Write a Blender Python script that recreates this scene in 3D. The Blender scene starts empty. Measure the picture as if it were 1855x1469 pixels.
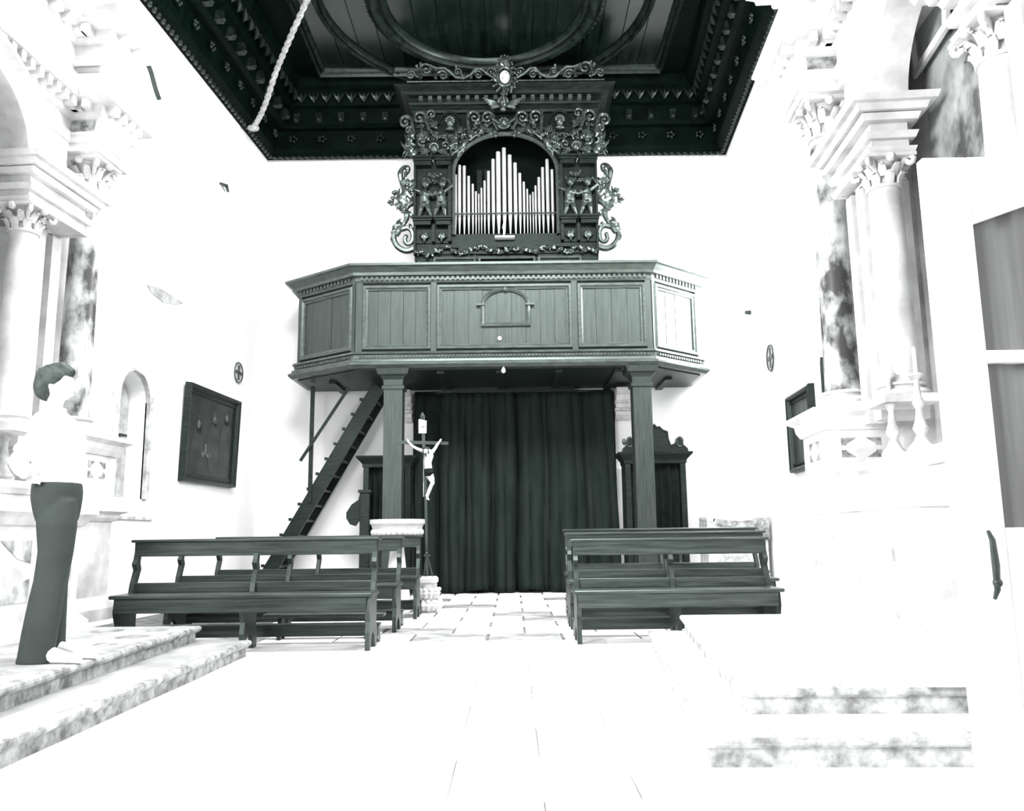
import bpy, bmesh, math, random
from mathutils import Vector, Matrix
C = bpy.context.scene.collection
R = math.radians
PI = math.pi
# ------------------------------------------------------------------ camera
F, PX, PY, HC = 1473.0, 927.5, 734.5, 1.04
ROT = Matrix.Rotation(R(90 + 9.03), 3, 'X') @ Matrix.Rotation(-0.012, 3, 'Z')
cd = bpy.data.cameras.new('camera'); cam = bpy.data.objects.new('camera', cd); C.objects.link(cam)
cd.sensor_width = 36; cd.lens = F / 1855 * 36; cd.clip_end = 200
cam.matrix_world = Matrix.Translation((0, 0, HC)) @ ROT.to_4x4()
bpy.context.scene.camera = cam
# ------------------------------------------------------------------ world, lights, exposure
w = bpy.data.worlds.new('world'); bpy.context.scene.world = w; w.use_nodes = True
w.node_tree.nodes['Background'].inputs[0].default_value = (1, 1, 1, 1)
w.node_tree.nodes['Background'].inputs[1].default_value = 0.26
vs = bpy.context.scene.view_settings
vs.view_transform = 'Standard'; vs.look = 'None'; vs.gamma = 1; vs.use_curve_mapping = False; vs.exposure = 0.0
def area(name, loc, target, sx, sy, power):
    l = bpy.data.lights.new(name, 'AREA'); l.shape = 'RECTANGLE'; l.size = sx; l.size_y = sy; l.energy = power
    o = bpy.data.objects.new(name, l); C.objects.link(o); o.location = loc
    o.rotation_euler = (Vector(target) - Vector(loc)).to_track_quat('-Z', 'Y').to_euler()
    return o
area('nave_light', (0.2, -3.0, 4.6), (-0.2, 12, 3.2), 7, 5, 120)
area('window_light_right', (4.0, 11.0, 5.6), (-4.0, 11.6, 3.0), 2.0, 2.0, 700)
area('loft_reflection_light', (4.12, 13.75, 5.1), (-2.0, 13.5, 4.6), 1.5, 1.9, 300)  # added unseen source, placed to mirror in the loft's right chamfer
area('aisle_fill_light', (-4.6, 0.6, 3.8), (3.6, 3.6, 1.3), 3.0, 3.0, 1250)  # added fill from the left to brighten the right-hand side
area('left_fill_light', (-4.9, 6.4, 7.6), (2.5, 6.5, 0.5), 3.0, 1.0, 500)  # added unseen source over the altar, lighting the right-hand risers
area('overhead_fill_light', (-0.4, 6.6, 8.6), (-0.3, 10.2, 0.0), 5, 2.4, 1750)  # unseen overhead light added for brightness, no window stands there

# ------------------------------------------------------------------ helpers
def ray(px, py):
    return ROT @ Vector(((px - PX) / F, -(py - PY) / F, -1))
def at(px, py, Y=None, Z=None, X=None):
    d = ray(px, py)
    if Y is not None: t = Y / d.y
    elif Z is not None: t = (Z - HC) / d.z
    else: t = X / d.x
    return Vector((0, 0, HC)) + d * t
WD = Vector((0.0707, 0.9975, 0)).normalized()      # direction of the side walls
def xl(y): return -4.83 - 0.0644 * (15.3 - y)
def xr(y): return 4.34 - 0.0770 * (15.3 - y)
def at_wall(px, py, side):
    """point where the pixel's ray meets the left / right wall"""
    d = ray(px, py)
    a, k = (xl(0), 0.0644) if side < 0 else (xr(0), 0.0770)
    t = a / (d.x - k * d.y)
    return Vector((0, 0, HC)) + d * t

class MB:
    def __init__(s, M=None):
        s.bm = bmesh.new(); s.M = M
    def v(s, p):
        p = Vector(p)
        if s.M is not None: p = s.M @ p
        return s.bm.verts.new(p)
    def face(s, vs):
        try: return s.bm.faces.new(vs)
        except ValueError: return None
    def box(s, x0, x1, y0, y1, z0, z1, T=None):
        P = [Vector((x, y, z)) for z in (z0, z1) for y in (y0, y1) for x in (x0, x1)]
        if T is not None: P = [T @ p for p in P]
        v = [s.v(p) for p in P]
        for f in ((0, 2, 3, 1), (4, 5, 7, 6), (0, 1, 5, 4), (2, 6, 7, 3), (0, 4, 6, 2), (1, 3, 7, 5)): s.face([v[i] for i in f])
        return s
    def cbox(s, x0, x1, y0, y1, z0, z1, c=0.01):
        """box with chamfered vertical and top edges (extruded octagon with inset caps)"""
        o = [(x0 + c, y0), (x1 - c, y0), (x1, y0 + c), (x1, y1 - c), (x1 - c, y1), (x0 + c, y1), (x0, y1 - c), (x0, y0 + c)]
        i = [(x0 + 2 * c, y0 + c), (x1 - 2 * c, y0 + c), (x1 - c, y0 + 2 * c), (x1 - c, y1 - 2 * c), (x1 - 2 * c, y1 - c), (x0 + 2 * c, y1 - c), (x0 + c, y1 - 2 * c), (x0 + c, y0 + 2 * c)]
        rings = [[(a, b, z0) for a, b in i], [(a, b, z0 + c) for a, b in o], [(a, b, z1 - c) for a, b in o], [(a, b, z1) for a, b in i]]
        s.loft(rings, cap=True); return s
    def loft(s, rings, cap=True, closed=True):
        vr = [[s.v(p) for p in r] for r in rings]
        n = len(vr[0]); m = n if closed else n - 1
        for a, b in zip(vr[:-1], vr[1:]):
            for i in range(m):
                j = (i + 1) % n
                s.face([a[i], a[j], b[j], b[i]])
        if cap and closed:
            s.face(vr[0][::-1]); s.face(vr[-1])
        return s
    def prism(s, pts, f0, f1):
        """extrude polygon: f0/f1 map 2d -> 3d for the two caps"""
        s.loft([[f0(a, b) for a, b in pts], [f1(a, b) for a, b in pts]]); return s
    def tube(s, pts, rad, seg=7, flat=1.0, nrm=None, cap=True):
        pts = [Vector(p) for p in pts]; n = len(pts)
        if not hasattr(rad, '__len__'): rad = [rad] * n
        rings = []; prev = None
        for i in range(n):
            t = (pts[min(i + 1, n - 1)] - pts[max(i - 1, 0)])
            t = t.normalized() if t.length > 1e-9 else Vector((0, 0, 1))
            if nrm is not None: ref = Vector(nrm)
            elif prev is None: ref = Vector((0, 1, 0)) if abs(t.y) < 0.9 else Vector((1, 0, 0))
            else: ref = prev
            a = (ref - t * ref.dot(t))
            a = a.normalized() if a.length > 1e-6 else t.orthogonal().normalized()
            prev = a; b = t.cross(a)
            r = max(rad[i], 1e-4)
            rings.append([pts[i] + a * (math.cos(2 * PI * k / seg) * r * flat) + b * (math.sin(2 * PI * k / seg) * r) for k in range(seg)])
        s.loft(rings, cap=cap); return s
    def lathe(s, prof, c=(0, 0, 0), seg=20, lobes=0, amp=0.0):
        c = Vector(c); rings = []
        for r, z in prof:
            ring = []
            for k in range(seg):
                a = 2 * PI * k / seg
                rr = r * (1 + amp * math.cos(lobes * a)) if lobes else r
                ring.append(c + Vector((rr * math.cos(a), rr * math.sin(a), z)))
            rings.append(ring)
        s.loft(rings); return s
    def ball(s, c, r, seg=8, rings=6, T=None):
        c = Vector(c); r = Vector((r, r, r)) if not hasattr(r, '__len__') else Vector(r)
        out = []
        for i in range(rings + 1):
            ph = PI * (0.04 + 0.92 * i / rings)
            ring = []
            for k in range(seg):
                a = 2 * PI * k / seg
                p = Vector((r.x * math.sin(ph) * math.cos(a), r.y * math.sin(ph) * math.sin(a), -r.z * math.cos(ph)))
                ring.append(c + (T @ p if T is not None else p))
            out.append(ring)
        s.loft(out); return s
    def sweep(s, path, prof, B=None, closed=False):
        """mitred sweep. path in (u,v); prof = closed list of (offset to the right of travel, n). B maps (u,v,n)->3d"""
        B = B or (lambda u, v, n: (u, v, n))
        P = [Vector((a, b)) for a, b in path]; n = len(P); off = []
        for i in range(n):
            if closed: d0 = (P[i] - P[i - 1]).normalized(); d1 = (P[(i + 1) % n] - P[i]).normalized()
            else:
                d0 = (P[i] - P[i - 1]).normalized() if i > 0 else None
                d1 = (P[i + 1] - P[i]).normalized() if i < n - 1 else None
                d0 = d0 or d1; d1 = d1 or d0
            n0 = Vector((d0.y, -d0.x)); n1 = Vector((d1.y, -d1.x)); m = n0 + n1
            m = m.normalized() if m.length > 1e-6 else n0
            off.append(m / max(0.3, m.dot(n0)))
        rings = [[B(P[i].x + off[i].x * o, P[i].y + off[i].y * o, z) for o, z in prof] for i in range(n)]
        if closed: rings.append(rings[0])
        s.loft(rings, cap=not closed); return s
    def build(s, name, mat, parent=None, smooth=False, label=None, kind=None):
        bm = s.bm
        bmesh.ops.remove_doubles(bm, verts=bm.verts, dist=1e-6)
        bmesh.ops.recalc_face_normals(bm, faces=bm.faces)
        if smooth:
            for f in bm.faces: f.smooth = True
        me = bpy.data.meshes.new(name); bm.to_mesh(me); bm.free()
        if smooth:
            try: me.set_sharp_from_angle(angle=R(40))
            except Exception: pass
        me.materials.append(mat)
        o = bpy.data.objects.new(name, me); C.objects.link(o)
        if parent is not None:
            o.parent = parent
            o.matrix_parent_inverse = parent_world(parent).inverted()
        if label: o['label'] = label
        if kind: o['kind'] = kind
        return o
def parent_world(o):
    m = o.matrix_basis.copy()
    if o.parent: m = parent_world(o.parent) @ o.matrix_parent_inverse @ m
    return m
def thing(name, label, cat, loc=(0, 0, 0), group=None):
    o = bpy.data.objects.new(name, None); C.objects.link(o); o.location = loc; o.empty_display_size = 0.2
    tag(o, label, cat, group); return o
def tag(o, label, cat, group=None, kind=None):
    if label: o['label'] = label
    if cat: o['category'] = cat
    if group: o['group'] = group
    if kind: o['kind'] = kind
    return o
def copy_tree(o, parent=None):
    c = o.copy(); C.objects.link(c)
    if parent: c.parent = parent
    for ch in list(o.children): copy_tree(ch, c)
    return c
def holed(mb, outer, holes, B):
    """flat face with holes: outer and holes are 2d loops, B maps (u,v)->3d"""
    ed = []
    for loop in [outer] + holes:
        vs = [mb.v(B(a, b)) for a, b in loop]
        for i in range(len(vs)): ed.append(mb.bm.edges.new((vs[i], vs[(i + 1) % len(vs)])))
    bmesh.ops.triangle_fill(mb.bm, use_beauty=True, use_dissolve=False, edges=ed)
def arch_pts(u0, u1, v0, vs, n=16, rise=None):
    """loop of an arched opening: bottom v0, springing vs"""
    c = (u0 + u1) / 2; r = (u1 - u0) / 2; k = (rise or r)
    return [(u0, v0), (u1, v0)] + [(c + r * math.cos(PI * i / n), vs + k * math.sin(PI * i / n)) for i in range(n + 1)]
def remesh(o, vox, smooth=4):
    m = o.modifiers.new('r', 'REMESH'); m.mode = 'VOXEL'; m.voxel_size = vox; m.use_smooth_shade = True
    if smooth:
        s = o.modifiers.new('s', 'SMOOTH'); s.factor = 0.5; s.iterations = smooth
    dg = bpy.context.evaluated_depsgraph_get(); ev = o.evaluated_get(dg)
    me = bpy.data.meshes.new_from_object(ev); mats = list(o.data.materials); o.modifiers.clear(); o.data = me
    if not me.materials:
        for m in mats: me.materials.append(m)
    for p in me.polygons: p.use_smooth = True
    return o

# ------------------------------------------------------------------ materials
def T(v, t=1.0):
    """grey of the toned print: v is linear, dark tones lean green"""
    k = t * (0.12 + 0.30 * max(0.0, 1 - v / 0.03))
    return (v * (1 - k), v * (1 + 0.05 * t), v * (1 - (0.04 + 0.1 * max(0.0, 1 - v / 0.03)) * t), 1)
def mat(name, a, b=None, scale=4.0, rough=0.6, spec=0.3, bump=0.0, stretch=(1, 1, 1), lo=0.35, hi=0.65, detail=5, tint=None, metal=0.0, coord='Object', coat=0.0):
    m = bpy.data.materials.new(name); m.use_nodes = True; nt = m.node_tree; N = nt.nodes; L = nt.links
    p = N['Principled BSDF']; p.inputs['Roughness'].default_value = rough
    p.inputs['Specular IOR Level'].default_value = spec; p.inputs['Metallic'].default_value = metal
    if (b if b is not None else a) < 0.12: p.inputs['Specular Tint'].default_value = (0.84, 1.0, 0.95, 1)
    if coat: p.inputs['Coat Weight'].default_value = coat; p.inputs['Coat Roughness'].default_value = 0.12
    if b is None: b = a
    ta = tint if tint is not None else (1.0 if a < 0.12 else 0.25 if a < 0.4 else 0.0)
    tb = tint if tint is not None else (1.0 if b < 0.12 else 0.25 if b < 0.4 else 0.0)
    tc = N.new('ShaderNodeTexCoord'); mp = N.new('ShaderNodeMapping'); mp.inputs['Scale'].default_value = stretch
    L.new(tc.outputs[coord], mp.inputs['Vector'])
    nz = N.new('ShaderNodeTexNoise'); nz.inputs['Scale'].default_value = scale; nz.inputs['Detail'].default_value = detail; nz.inputs['Roughness'].default_value = 0.6
    L.new(mp.outputs[0], nz.inputs['Vector'])
    cr = N.new('ShaderNodeValToRGB'); cr.color_ramp.elements[0].position = lo; cr.color_ramp.elements[1].position = hi
    cr.color_ramp.elements[0].color = T(a, ta); cr.color_ramp.elements[1].color = T(b, tb)
    L.new(nz.outputs['Fac'], cr.inputs['Fac']); L.new(cr.outputs['Color'], p.inputs['Base Color'])
    if bump:
        bp = N.new('ShaderNodeBump'); bp.inputs['Strength'].default_value = bump; bp.inputs['Distance'].default_value = 0.01
        L.new(nz.outputs['Fac'], bp.inputs['Height']); L.new(bp.outputs[0], p.inputs['Normal'])
    return m
M = {}
M['plaster'] = mat('white_plaster', 0.9, 0.87, 1.2, 0.9, 0.1)
M['stone'] = mat('pale_stone', 0.42, 0.7, 2.4, 0.6, 0.2, bump=0.1)
M['stone_grey'] = mat('grey_stone', 0.30, 0.62, 9.0, 0.6, 0.2, bump=0.2, tint=0.1)
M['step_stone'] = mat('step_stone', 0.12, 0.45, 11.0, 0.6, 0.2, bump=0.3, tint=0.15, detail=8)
M['step_stone_r'] = mat('lit_step_stone', 0.2, 0.62, 11.0, 0.6, 0.2, bump=0.3, tint=0.15, detail=8)  # paler copy for the right steps: their strong light put into the colour
M['marble'] = mat('veined_marble', 0.04, 0.62, 2.6, 0.35, 0.3, lo=0.40, hi=0.62, detail=9, tint=0.2, stretch=(1.4, 1.4, 0.8))
M['marble_inlay'] = mat('marble_inlay', 0.09, 0.4, 14, 0.35, 0.4, tint=0.2)
M['wood'] = mat('dark_wood', 0.008, 0.02, 5, 0.42, 0.25, 0.15, stretch=(1, 6, 6), detail=6)
M['wood_x'] = mat('bench_wood', 0.012, 0.045, 4, 0.38, 0.4, 0.15, stretch=(0.5, 8, 8), detail=7)
M['wood_r'] = mat('pale_bench_wood', 0.022, 0.07, 4, 0.3, 0.5, 0.12, stretch=(0.5, 8, 8), detail=7)  # paler bench wood for the right block
M['wood_z'] = mat('post_wood', 0.02, 0.04, 5, 0.42, 0.4, 0.12, stretch=(8, 8, 0.5), detail=6)
M['panel'] = mat('parapet_wood', 0.026, 0.045, 4, 0.45, 0.4, 0.1, stretch=(6, 6, 0.5), detail=7)
M['frame'] = mat('parapet_moulding', 0.035, 0.075, 5, 0.3, 0.45, 0.05, stretch=(1, 4, 4))
M['carved'] = mat('carved_walnut', 0.012, 0.06, 14, 0.24, 0.8, 0.1)
M['case'] = mat('organ_case_wood', 0.004, 0.014, 6, 0.4, 0.1, 0.1, stretch=(1, 4, 4))
M['ceil'] = mat('ceiling_wood', 0.002, 0.0055, 3, 0.5, 0.03, 0.1, stretch=(1, 5, 1), tint=1.8)
M['ceil_board'] = mat('ceiling_board', 0.003, 0.01, 2.2, 0.2, 0.4, 0.1, stretch=(5, 0.6, 1), tint=1.5)
M['ceil_orn'] = mat('ceiling_ornament', 0.003, 0.02, 9, 0.3, 0.3, tint=1.4)
M['black'] = mat('dark_interior', 0.003, 0.004, 3, 0.8, 0.1, tint=1.8)
M['curtain'] = mat('dark_curtain', 0.011, 0.027, 2.2, 0.9, 0.1, 0.1, stretch=(3, 1, 0.5), tint=1.3, lo=0.25, hi=0.8, detail=8)
M['cloth_dark'] = mat('confessional_cloth', 0.006, 0.012, 5, 0.8, 0.15)
M['pipe'] = mat('tin_pipe', 0.3, 0.4, 3, 0.4, 0.5, tint=0.05)
M['white'] = mat('bright_white', 0.9, 0.88, 3, 0.6, 0.2)
M['flesh'] = mat('painted_flesh', 0.42, 0.6, 8, 0.5, 0.3, tint=0.05)
M['skin'] = mat('skin', 0.62, 0.7, 8, 0.5, 0.3, tint=0.0)
M['hair'] = mat('hair', 0.02, 0.05, 20, 0.6, 0.3)
M['shirt'] = mat('shirt', 0.92, 0.88, 3, 0.8, 0.1)
M['trouser'] = mat('trouser', 0.034, 0.044, 3, 0.8, 0.15, 0.1)
M['iron'] = mat('iron', 0.02, 0.04, 8, 0.45, 0.5)
M['net_curtain'] = mat('grey_curtain', 0.13, 0.22, 2.0, 0.85, 0.1, stretch=(6, 1, 0.25), tint=0.15)
M['rope'] = mat('rope', 0.25, 0.5, 18, 0.8, 0.1, tint=0.05)
M['slab'] = mat('floor_slab', 0.62, 0.85, 1.6, 0.6, 0.25, 0.05)
M['slab_grey'] = mat('worn_grey_slab', 0.12, 0.42, 3.0, 0.6, 0.25, 0.1, tint=.15)
M['joint'] = mat('floor_joint', 0.08, 0.2, 6, 0.9, 0.1, tint=0.2)
M['fresco'] = mat('altar_painting', 0.05, 0.4, 1.6, 0.5, 0.3, lo=0.42, hi=0.6, detail=4, tint=0.3, stretch=(1, 1, 0.8))
M['bronze'] = mat('bronze', 0.03, 0.07, 8, 0.35, 0.6)
M['tread_l'] = mat('smooth_tread', 0.2, 0.42, 2.5, 0.55, 0.25, 0.05, lo=.3, hi=.7, tint=.1)
M['stain'] = mat('stained_plaster', 0.2, 0.4, 6, 0.9, 0.1, tint=0.15)

# ------------------------------------------------------------------ the setting
YE = 15.3           # end wall
ZC = 8.5            # lower edge of the ceiling cornice
def sub(mbk, name, mat_, parent, **k): return mbk.build(name, mat_, parent, **k)
# floor with stone slabs
mb = MB(); mb.box(-5.9, 4.6, -1.0, YE + 1.2, -0.12, -0.012)
floor = mb.build('floor', M['joint']); tag(floor, 'pale worn stone slab floor of the church', None, kind='structure')
rnd = random.Random(3)
slabs = {}
y = 2.2; row = 0; cnt = 0
SW, SD = 0.78, 0.62
while y < YE + 0.5 and cnt < 290:
    x = -3.2 + (row % 2) * 0.39 - 0.2
    while x < 4.3:
        far = 0 if y < 7.9 else (2 if (y > 8.0 and rnd.random() < .16) else 1)
        key = rnd.randrange(4) + far * 4
        if key not in slabs:
            b = MB(); dz = rnd.uniform(-0.002, 0.002)
            gp = 0.0025 if far == 0 else 0.013
            b.cbox(-SW / 2 + gp, SW / 2 - gp - (key % 4) * 0.001 * far, -SD / 2 + gp, SD / 2 - gp, -0.05, 0.0, 0.003 + .004 * far)
            o = b.build('slab', M['slab_grey'] if far == 2 else M['slab'], floor); slabs[key] = o.data; first = o
        else:
            o = bpy.data.objects.new('slab', slabs[key]); C.objects.link(o); o.parent = floor
        o.location = (x + SW / 2, y + SD / 2, rnd.uniform(-0.004, 0.0)); o.rotation_euler = (0, 0, rnd.uniform(-0.006, 0.006)); cnt += 1
        x += SW
    y += SD; row += 1
# end wall with the doorway
ZW = 10.2
dl = at(748, 900, Y=YE).x; dr = at(1118, 900, Y=YE).x; dz = at(930, 712, Y=YE).z
mb = MB(); holed(mb, [(-6, -0.05), (5.6, -0.05), (5.6, ZW), (-6, ZW)], [[(dl, -0.04), (dr, -0.04), (dr, dz), (dl, dz)]], lambda a, b: (a, YE, b))
mb.box(dl - 0.002, dl, YE, YE + 0.6, -0.04, dz); mb.box(dr, dr + 0.002, YE, YE + 0.6, -0.04, dz); mb.box(dl, dr, YE, YE + 0.6, dz, dz + 0.002)
we = mb.build('wall_back', M['plaster']); tag(we, 'white plastered end wall behind the organ loft', None, kind='structure')
mb = MB(); mb.box(dl - 0.3, dr + 0.3, YE + 0.6, YE + 0.7, -0.04, dz + 0.3)
d1 = mb.build('door_1', M['black']); tag(d1, 'dark closed doorway behind the great curtain', None, kind='structure')
# side walls
def wall(side, y0, holes):
    f = xl if side < 0 else xr
    B = lambda a, b: (f(a), a, b)
    mb = MB(); holed(mb, [(y0, -0.05), (YE, -0.05), (YE, ZW), (y0, ZW)], [h[0] for h in holes], B)
    n = Vector((1, 0, 0)) * side
    for loop, depth in holes:
        ring0 = [Vector(B(a, b)) for a, b in loop]; mb.loft([ring0, [p + n * depth for p in ring0]], cap=False)
        mb.face([mb.v(p + n * depth) for p in ring0])
    return mb
nl0 = at_wall(207, 800, -1).y; nl1 = at_wall(262, 800, -1).y
nlb = at_wall(240, 903, -1).z; nls = at_wall(240, 722, -1).z
niche_l = arch_pts(nl0, nl1, nlb, nls, 14)
wl = wall(-1, -2.0, [(niche_l, 0.30)]).build('wall_left', M['plaster']); tag(wl, 'white plastered left side wall', None, kind='structure')
nr1 = at_wall(1487, 700, 1).y; nr0 = nr1 - 0.75; nrb = at_wall(1492, 752, 1).z; nrs = at_wall(1492, 672, 1).z
niche_r = arch_pts(nr0, nr1, nrb - 0.5, nrs, 14)
wr = wall(1, -2.0, [(niche_r, 0.35)]).build('wall_right', M['plaster']); tag(wr, 'white plastered right side wall', None, kind='structure')

# ---- ceiling: sloping cornice bands round a coffered flat
IL = lambda y: xl(y); IR = lambda y: xr(y)
path = [(IL(0.0), 0.0), (IL(YE), YE), (IR(YE), YE), (IR(0.0), 0.0)]      # right of travel = inwards
ce_root = None
prof = [(-0.02, 8.50), (0.12, 8.50), (0.20, 8.56), (0.24, 8.60), (0.30, 8.95), (0.42, 8.95), (0.50, 9.0), (0.55, 9.28), (0.66, 9.30), (0.72, 9.55), (0.84, 9.6), (0.88, 9.75), (0.88, 9.9), (-0.02, 9.9)]
mb = MB()
zf = 9.75
mb.box(-6.1, 5.6, -0.5, YE + 0.1, zf + 0.06, zf + 0.16)
ceil = mb.build('ceiling', M['ceil']); tag(ceil, 'dark carved wooden coffered ceiling', None, kind='structure')
mb = MB(); mb.sweep(path, prof); mb.build('cornice', M['ceil'], ceil)
# rope moulding on the lower edge
def path_pts(off, step):
    P = [(IL(2.0) + off, 2.0), (IL(YE) + off, YE - off), (IR(YE) - off, YE - off), (IR(2.0) - off, 2.0)]
    out = []
    for (a, b) in zip(P[:-1], P[1:]):
        L_ = math.dist(a, b); n = max(1, int(L_ / step)); ang = math.atan2(b[1] - a[1], b[0] - a[0])
        for i in range(n):
            t = (i + 0.5) / n; out.append((a[0] + (b[0] - a[0]) * t, a[1] + (b[1] - a[1]) * t, ang))
    return out
mb = MB()
for x, y, a in path_pts(0.10, 0.13):
    mb.ball((x, y, 8.50), (0.075, 0.04, 0.04), 6, 4, Matrix.Rotation(a + 0.5, 3, 'Z'))
mb.build('rope_moulding', M['ceil_orn'], ceil, True, kind='stuff')
# acanthus frieze
mb = MB()
for i, (x, y, a) in enumerate(path_pts(0.72, 0.24)):
    Tm = Matrix.Translation((x, y, 9.40)) @ Matrix.Rotation(a, 4, 'Z')
    for k in (-1, 0, 1):
        p0 = Tm @ Vector((0, 0, -0.08)); p1 = Tm @ Vector((k * 0.05, -0.05, 0.0)); p2 = Tm @ Vector((k * 0.10, -0.07, 0.07))
        mb.tube([p0, p1, p2], [0.012, 0.03, 0.012], 5)
mb.build('acanthus_frieze', M['ceil_orn'], ceil, True, kind='stuff')
# modillion blocks
mb = MB()
for i, (x, y, a) in enumerate(path_pts(0.50, 0.42)):
    Tm = Matrix.Translation((x, y, 9.10)) @ Matrix.Rotation(a, 4, 'Z')
    mb.box(-0.06, 0.06, -0.10, 0.10, -0.09, 0.08, Tm); mb.ball(Tm @ Vector((0, -0.1, -0.06)), (0.05, 0.05, 0.04), 6, 4)
mb.build('modillion', M['ceil_orn'], ceil, kind='stuff')
# rosettes on the cove
mb = MB()
for i, (x, y, a) in enumerate(path_pts(0.30, 0.55)):
    Tm = Matrix.Translation((x, y, 8.78)) @ Matrix.Rotation(a, 4, 'Z')
    for k in range(5):
        q = 2 * PI * k / 5; mb.ball(Tm @ Vector((math.cos(q) * 0.06, -0.03, math.sin(q) * 0.05)), 0.034, 5, 4)
mb.build('cove_rosette', M['ceil_orn'], ceil, True, kind='stuff')
# moulded frames: rectangle, outer ring, inner oval
CX, CY = -0.38, 12.2
mp_ = [(-0.09, zf + 0.07), (-0.09, zf - 0.02), (-0.05, zf - 0.07), (-0.01, zf - 0.02), (0.03, zf - 0.10), (0.08, zf - 0.02), (0.09, zf + 0.07)]
mb = MB(); mb.sweep([(-3.54, 6.0), (2.86, 6.0), (2.86, 14.22), (-3.54, 14.22)], mp_, closed=True)
mb.build('rectangular_moulding', M['ceil_orn'], ceil, True)
def circ(cx, cy, rx, ry, n=72): return [(cx + rx * math.cos(2 * PI * i / n), cy + ry * math.sin(2 * PI * i / n)) for i in range(n)]
mb = MB(); mb.sweep(circ(CX, CY, 2.76, 2.65), mp_, closed=True); mb.build('outer_ring_moulding', M['ceil_orn'], ceil, True)
op_ = [(-0.17, zf + 0.07), (-0.17, zf - 0.06), (-0.12, zf - 0.12), (-0.04, zf - 0.06), (0.0, zf - 0.14), (0.07, zf - 0.16), (0.12, zf - 0.07), (0.16, zf - 0.10), (0.18, zf + 0.07)]
mb = MB(); mb.sweep(circ(CX, CY, 1.78, 1.78), op_, closed=True); mb.build('oval_moulding', M['ceil_orn'], ceil, True)
mb = MB()
for i in range(90):
    a = 2 * PI * i / 90; mb.ball((CX + 1.95 * math.cos(a), CY + 1.95 * math.sin(a), zf - 0.06), (0.05, 0.035, 0.03), 5, 4, Matrix.Rotation(a + 0.9, 3, 'Z'))
mb.build('oval_leaf_border', M['ceil_orn'], ceil, True, kind='stuff')
for i in range(8):
    x0 = CX - 1.62 + i * 0.405
    ha = math.sqrt(max(0.04, 1.66 ** 2 - min(abs(x0 - CX), abs(x0 + 0.405 - CX)) ** 2))
    mb = MB(); mb.cbox(x0 + 0.004, x0 + 0.401, CY - ha, CY + ha, zf - 0.02 - 0.004 * (i % 2), zf + 0.05, 0.004); mb.build('plank', M['ceil_board'], ceil)
for i in range(3):
    for s, xx in ((-1, -3.40), (1, 2.40)):
        pass
for k in range(16):   # boards of the flat outside the ring
    x0 = -3.46 + k * 0.3925
    mb = MB(); mb.box(x0 + 0.004, x0 + 0.383, 6.05, 14.14, zf + 0.02, zf + 0.055); mb.build('plank', M['ceil_board'], ceil)

# light rope running from the cornice under the ceiling
rp = [at(459, 232, Y=13.9), at(478, 195, Y=13.6), at(500, 130, Y=13.1), at(525, 70, Y=12.5), at(556, 0, Y=11.9), at(590, -80, Y=11.2)]
rp[0].z = min(rp[0].z, 8.45)
mb = MB()
def catmull(P, n=10):
    out = []; P = [Vector(p) for p in P]; Q = [P[0] * 2 - P[1]] + P + [P[-1] * 2 - P[-2]]
    for i in range(1, len(Q) - 2):
        a, b, c, d = Q[i - 1:i + 3]
        for k in range(n):
            t = k / n
            out.append(0.5 * ((2 * b) + (c - a) * t + (2 * a - 5 * b + 4 * c - d) * t * t + (3 * b - a - 3 * c + d) * t ** 3))
    out.append(P[-1]); return out
rc = catmull(rp, 22)
for ph in (0, PI):
    pts = []
    for i, p in enumerate(rc):
        a = i * 0.75 + ph; pts.append(p + Vector((math.cos(a), math.sin(a) * 0.5, math.sin(a) * 0.5)) * 0.022)
    mb.tube(pts, 0.036, 6)
mb.ball(rc[0], (0.11, 0.08, 0.06), 10, 7)
o = mb.build('rope', M['rope'], smooth=True); tag(o, 'thick pale twisted rope running up across the dark ceiling', 'rope')

# ------------------------------------------------------------------ organ loft
YB = 13.35
def bX(px, py=570): return at(px, py, Y=YB).x
def bZ(py): return at(915, py, Y=YB).z
poly = [(-3.80, YE), (-3.80, 14.2), (bX(645), YB), (bX(1180), YB), (3.34, 14.15), (3.34, YE)]   # travel left->right, right side = outwards
z0, zf1, zp0, zp1, ztop = bZ(666), bZ(636), bZ(634), bZ(511), bZ(482)
gal = thing('organ_loft', 'dark wooden organ loft with panelled parapet carried on two square posts', 'organ loft', (0, YB, 0))
mb = MB(); zz = [z0 - 0.02, z0 + 0.16]
mb.loft([[(a, b, z0 - 0.02) for a, b in poly], [(a, b, z0 + 0.16) for a, b in poly]]); mb.build('floor_deck', M['wood'], gal)
h = zf1 - z0
mb = MB(); mb.sweep(poly, [(-0.12, z0 - 0.02), (0.02, z0), (0.10, z0), (0.16, z0 + h * .18), (0.16, z0 + h * .3), (0.11, z0 + h * .38), (0.10, z0 + h * .52), (0.06, z0 + h * .6), (0.07, z0 + h * .8), (0.10, z0 + h * .86), (0.08, z0 + h), (0.02, z0 + h * 1.04), (-0.12, z0 + h * 1.04)]); mb.build('base_moulding', M['frame'], gal)
hc = ztop - zp1
mb = MB(); mb.sweep(poly, [(-0.12, zp1), (0.03, zp1), (0.05, zp1 + hc * .12), (0.05, zp1 + hc * .35), (0.12, zp1 + hc * .38), (0.13, zp1 + hc * .55), (0.21, zp1 + hc * .8), (0.25, zp1 + hc * .86), (0.25, ztop), (-0.12, ztop)]); mb.build('cap_moulding', M['frame'], gal)
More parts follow.
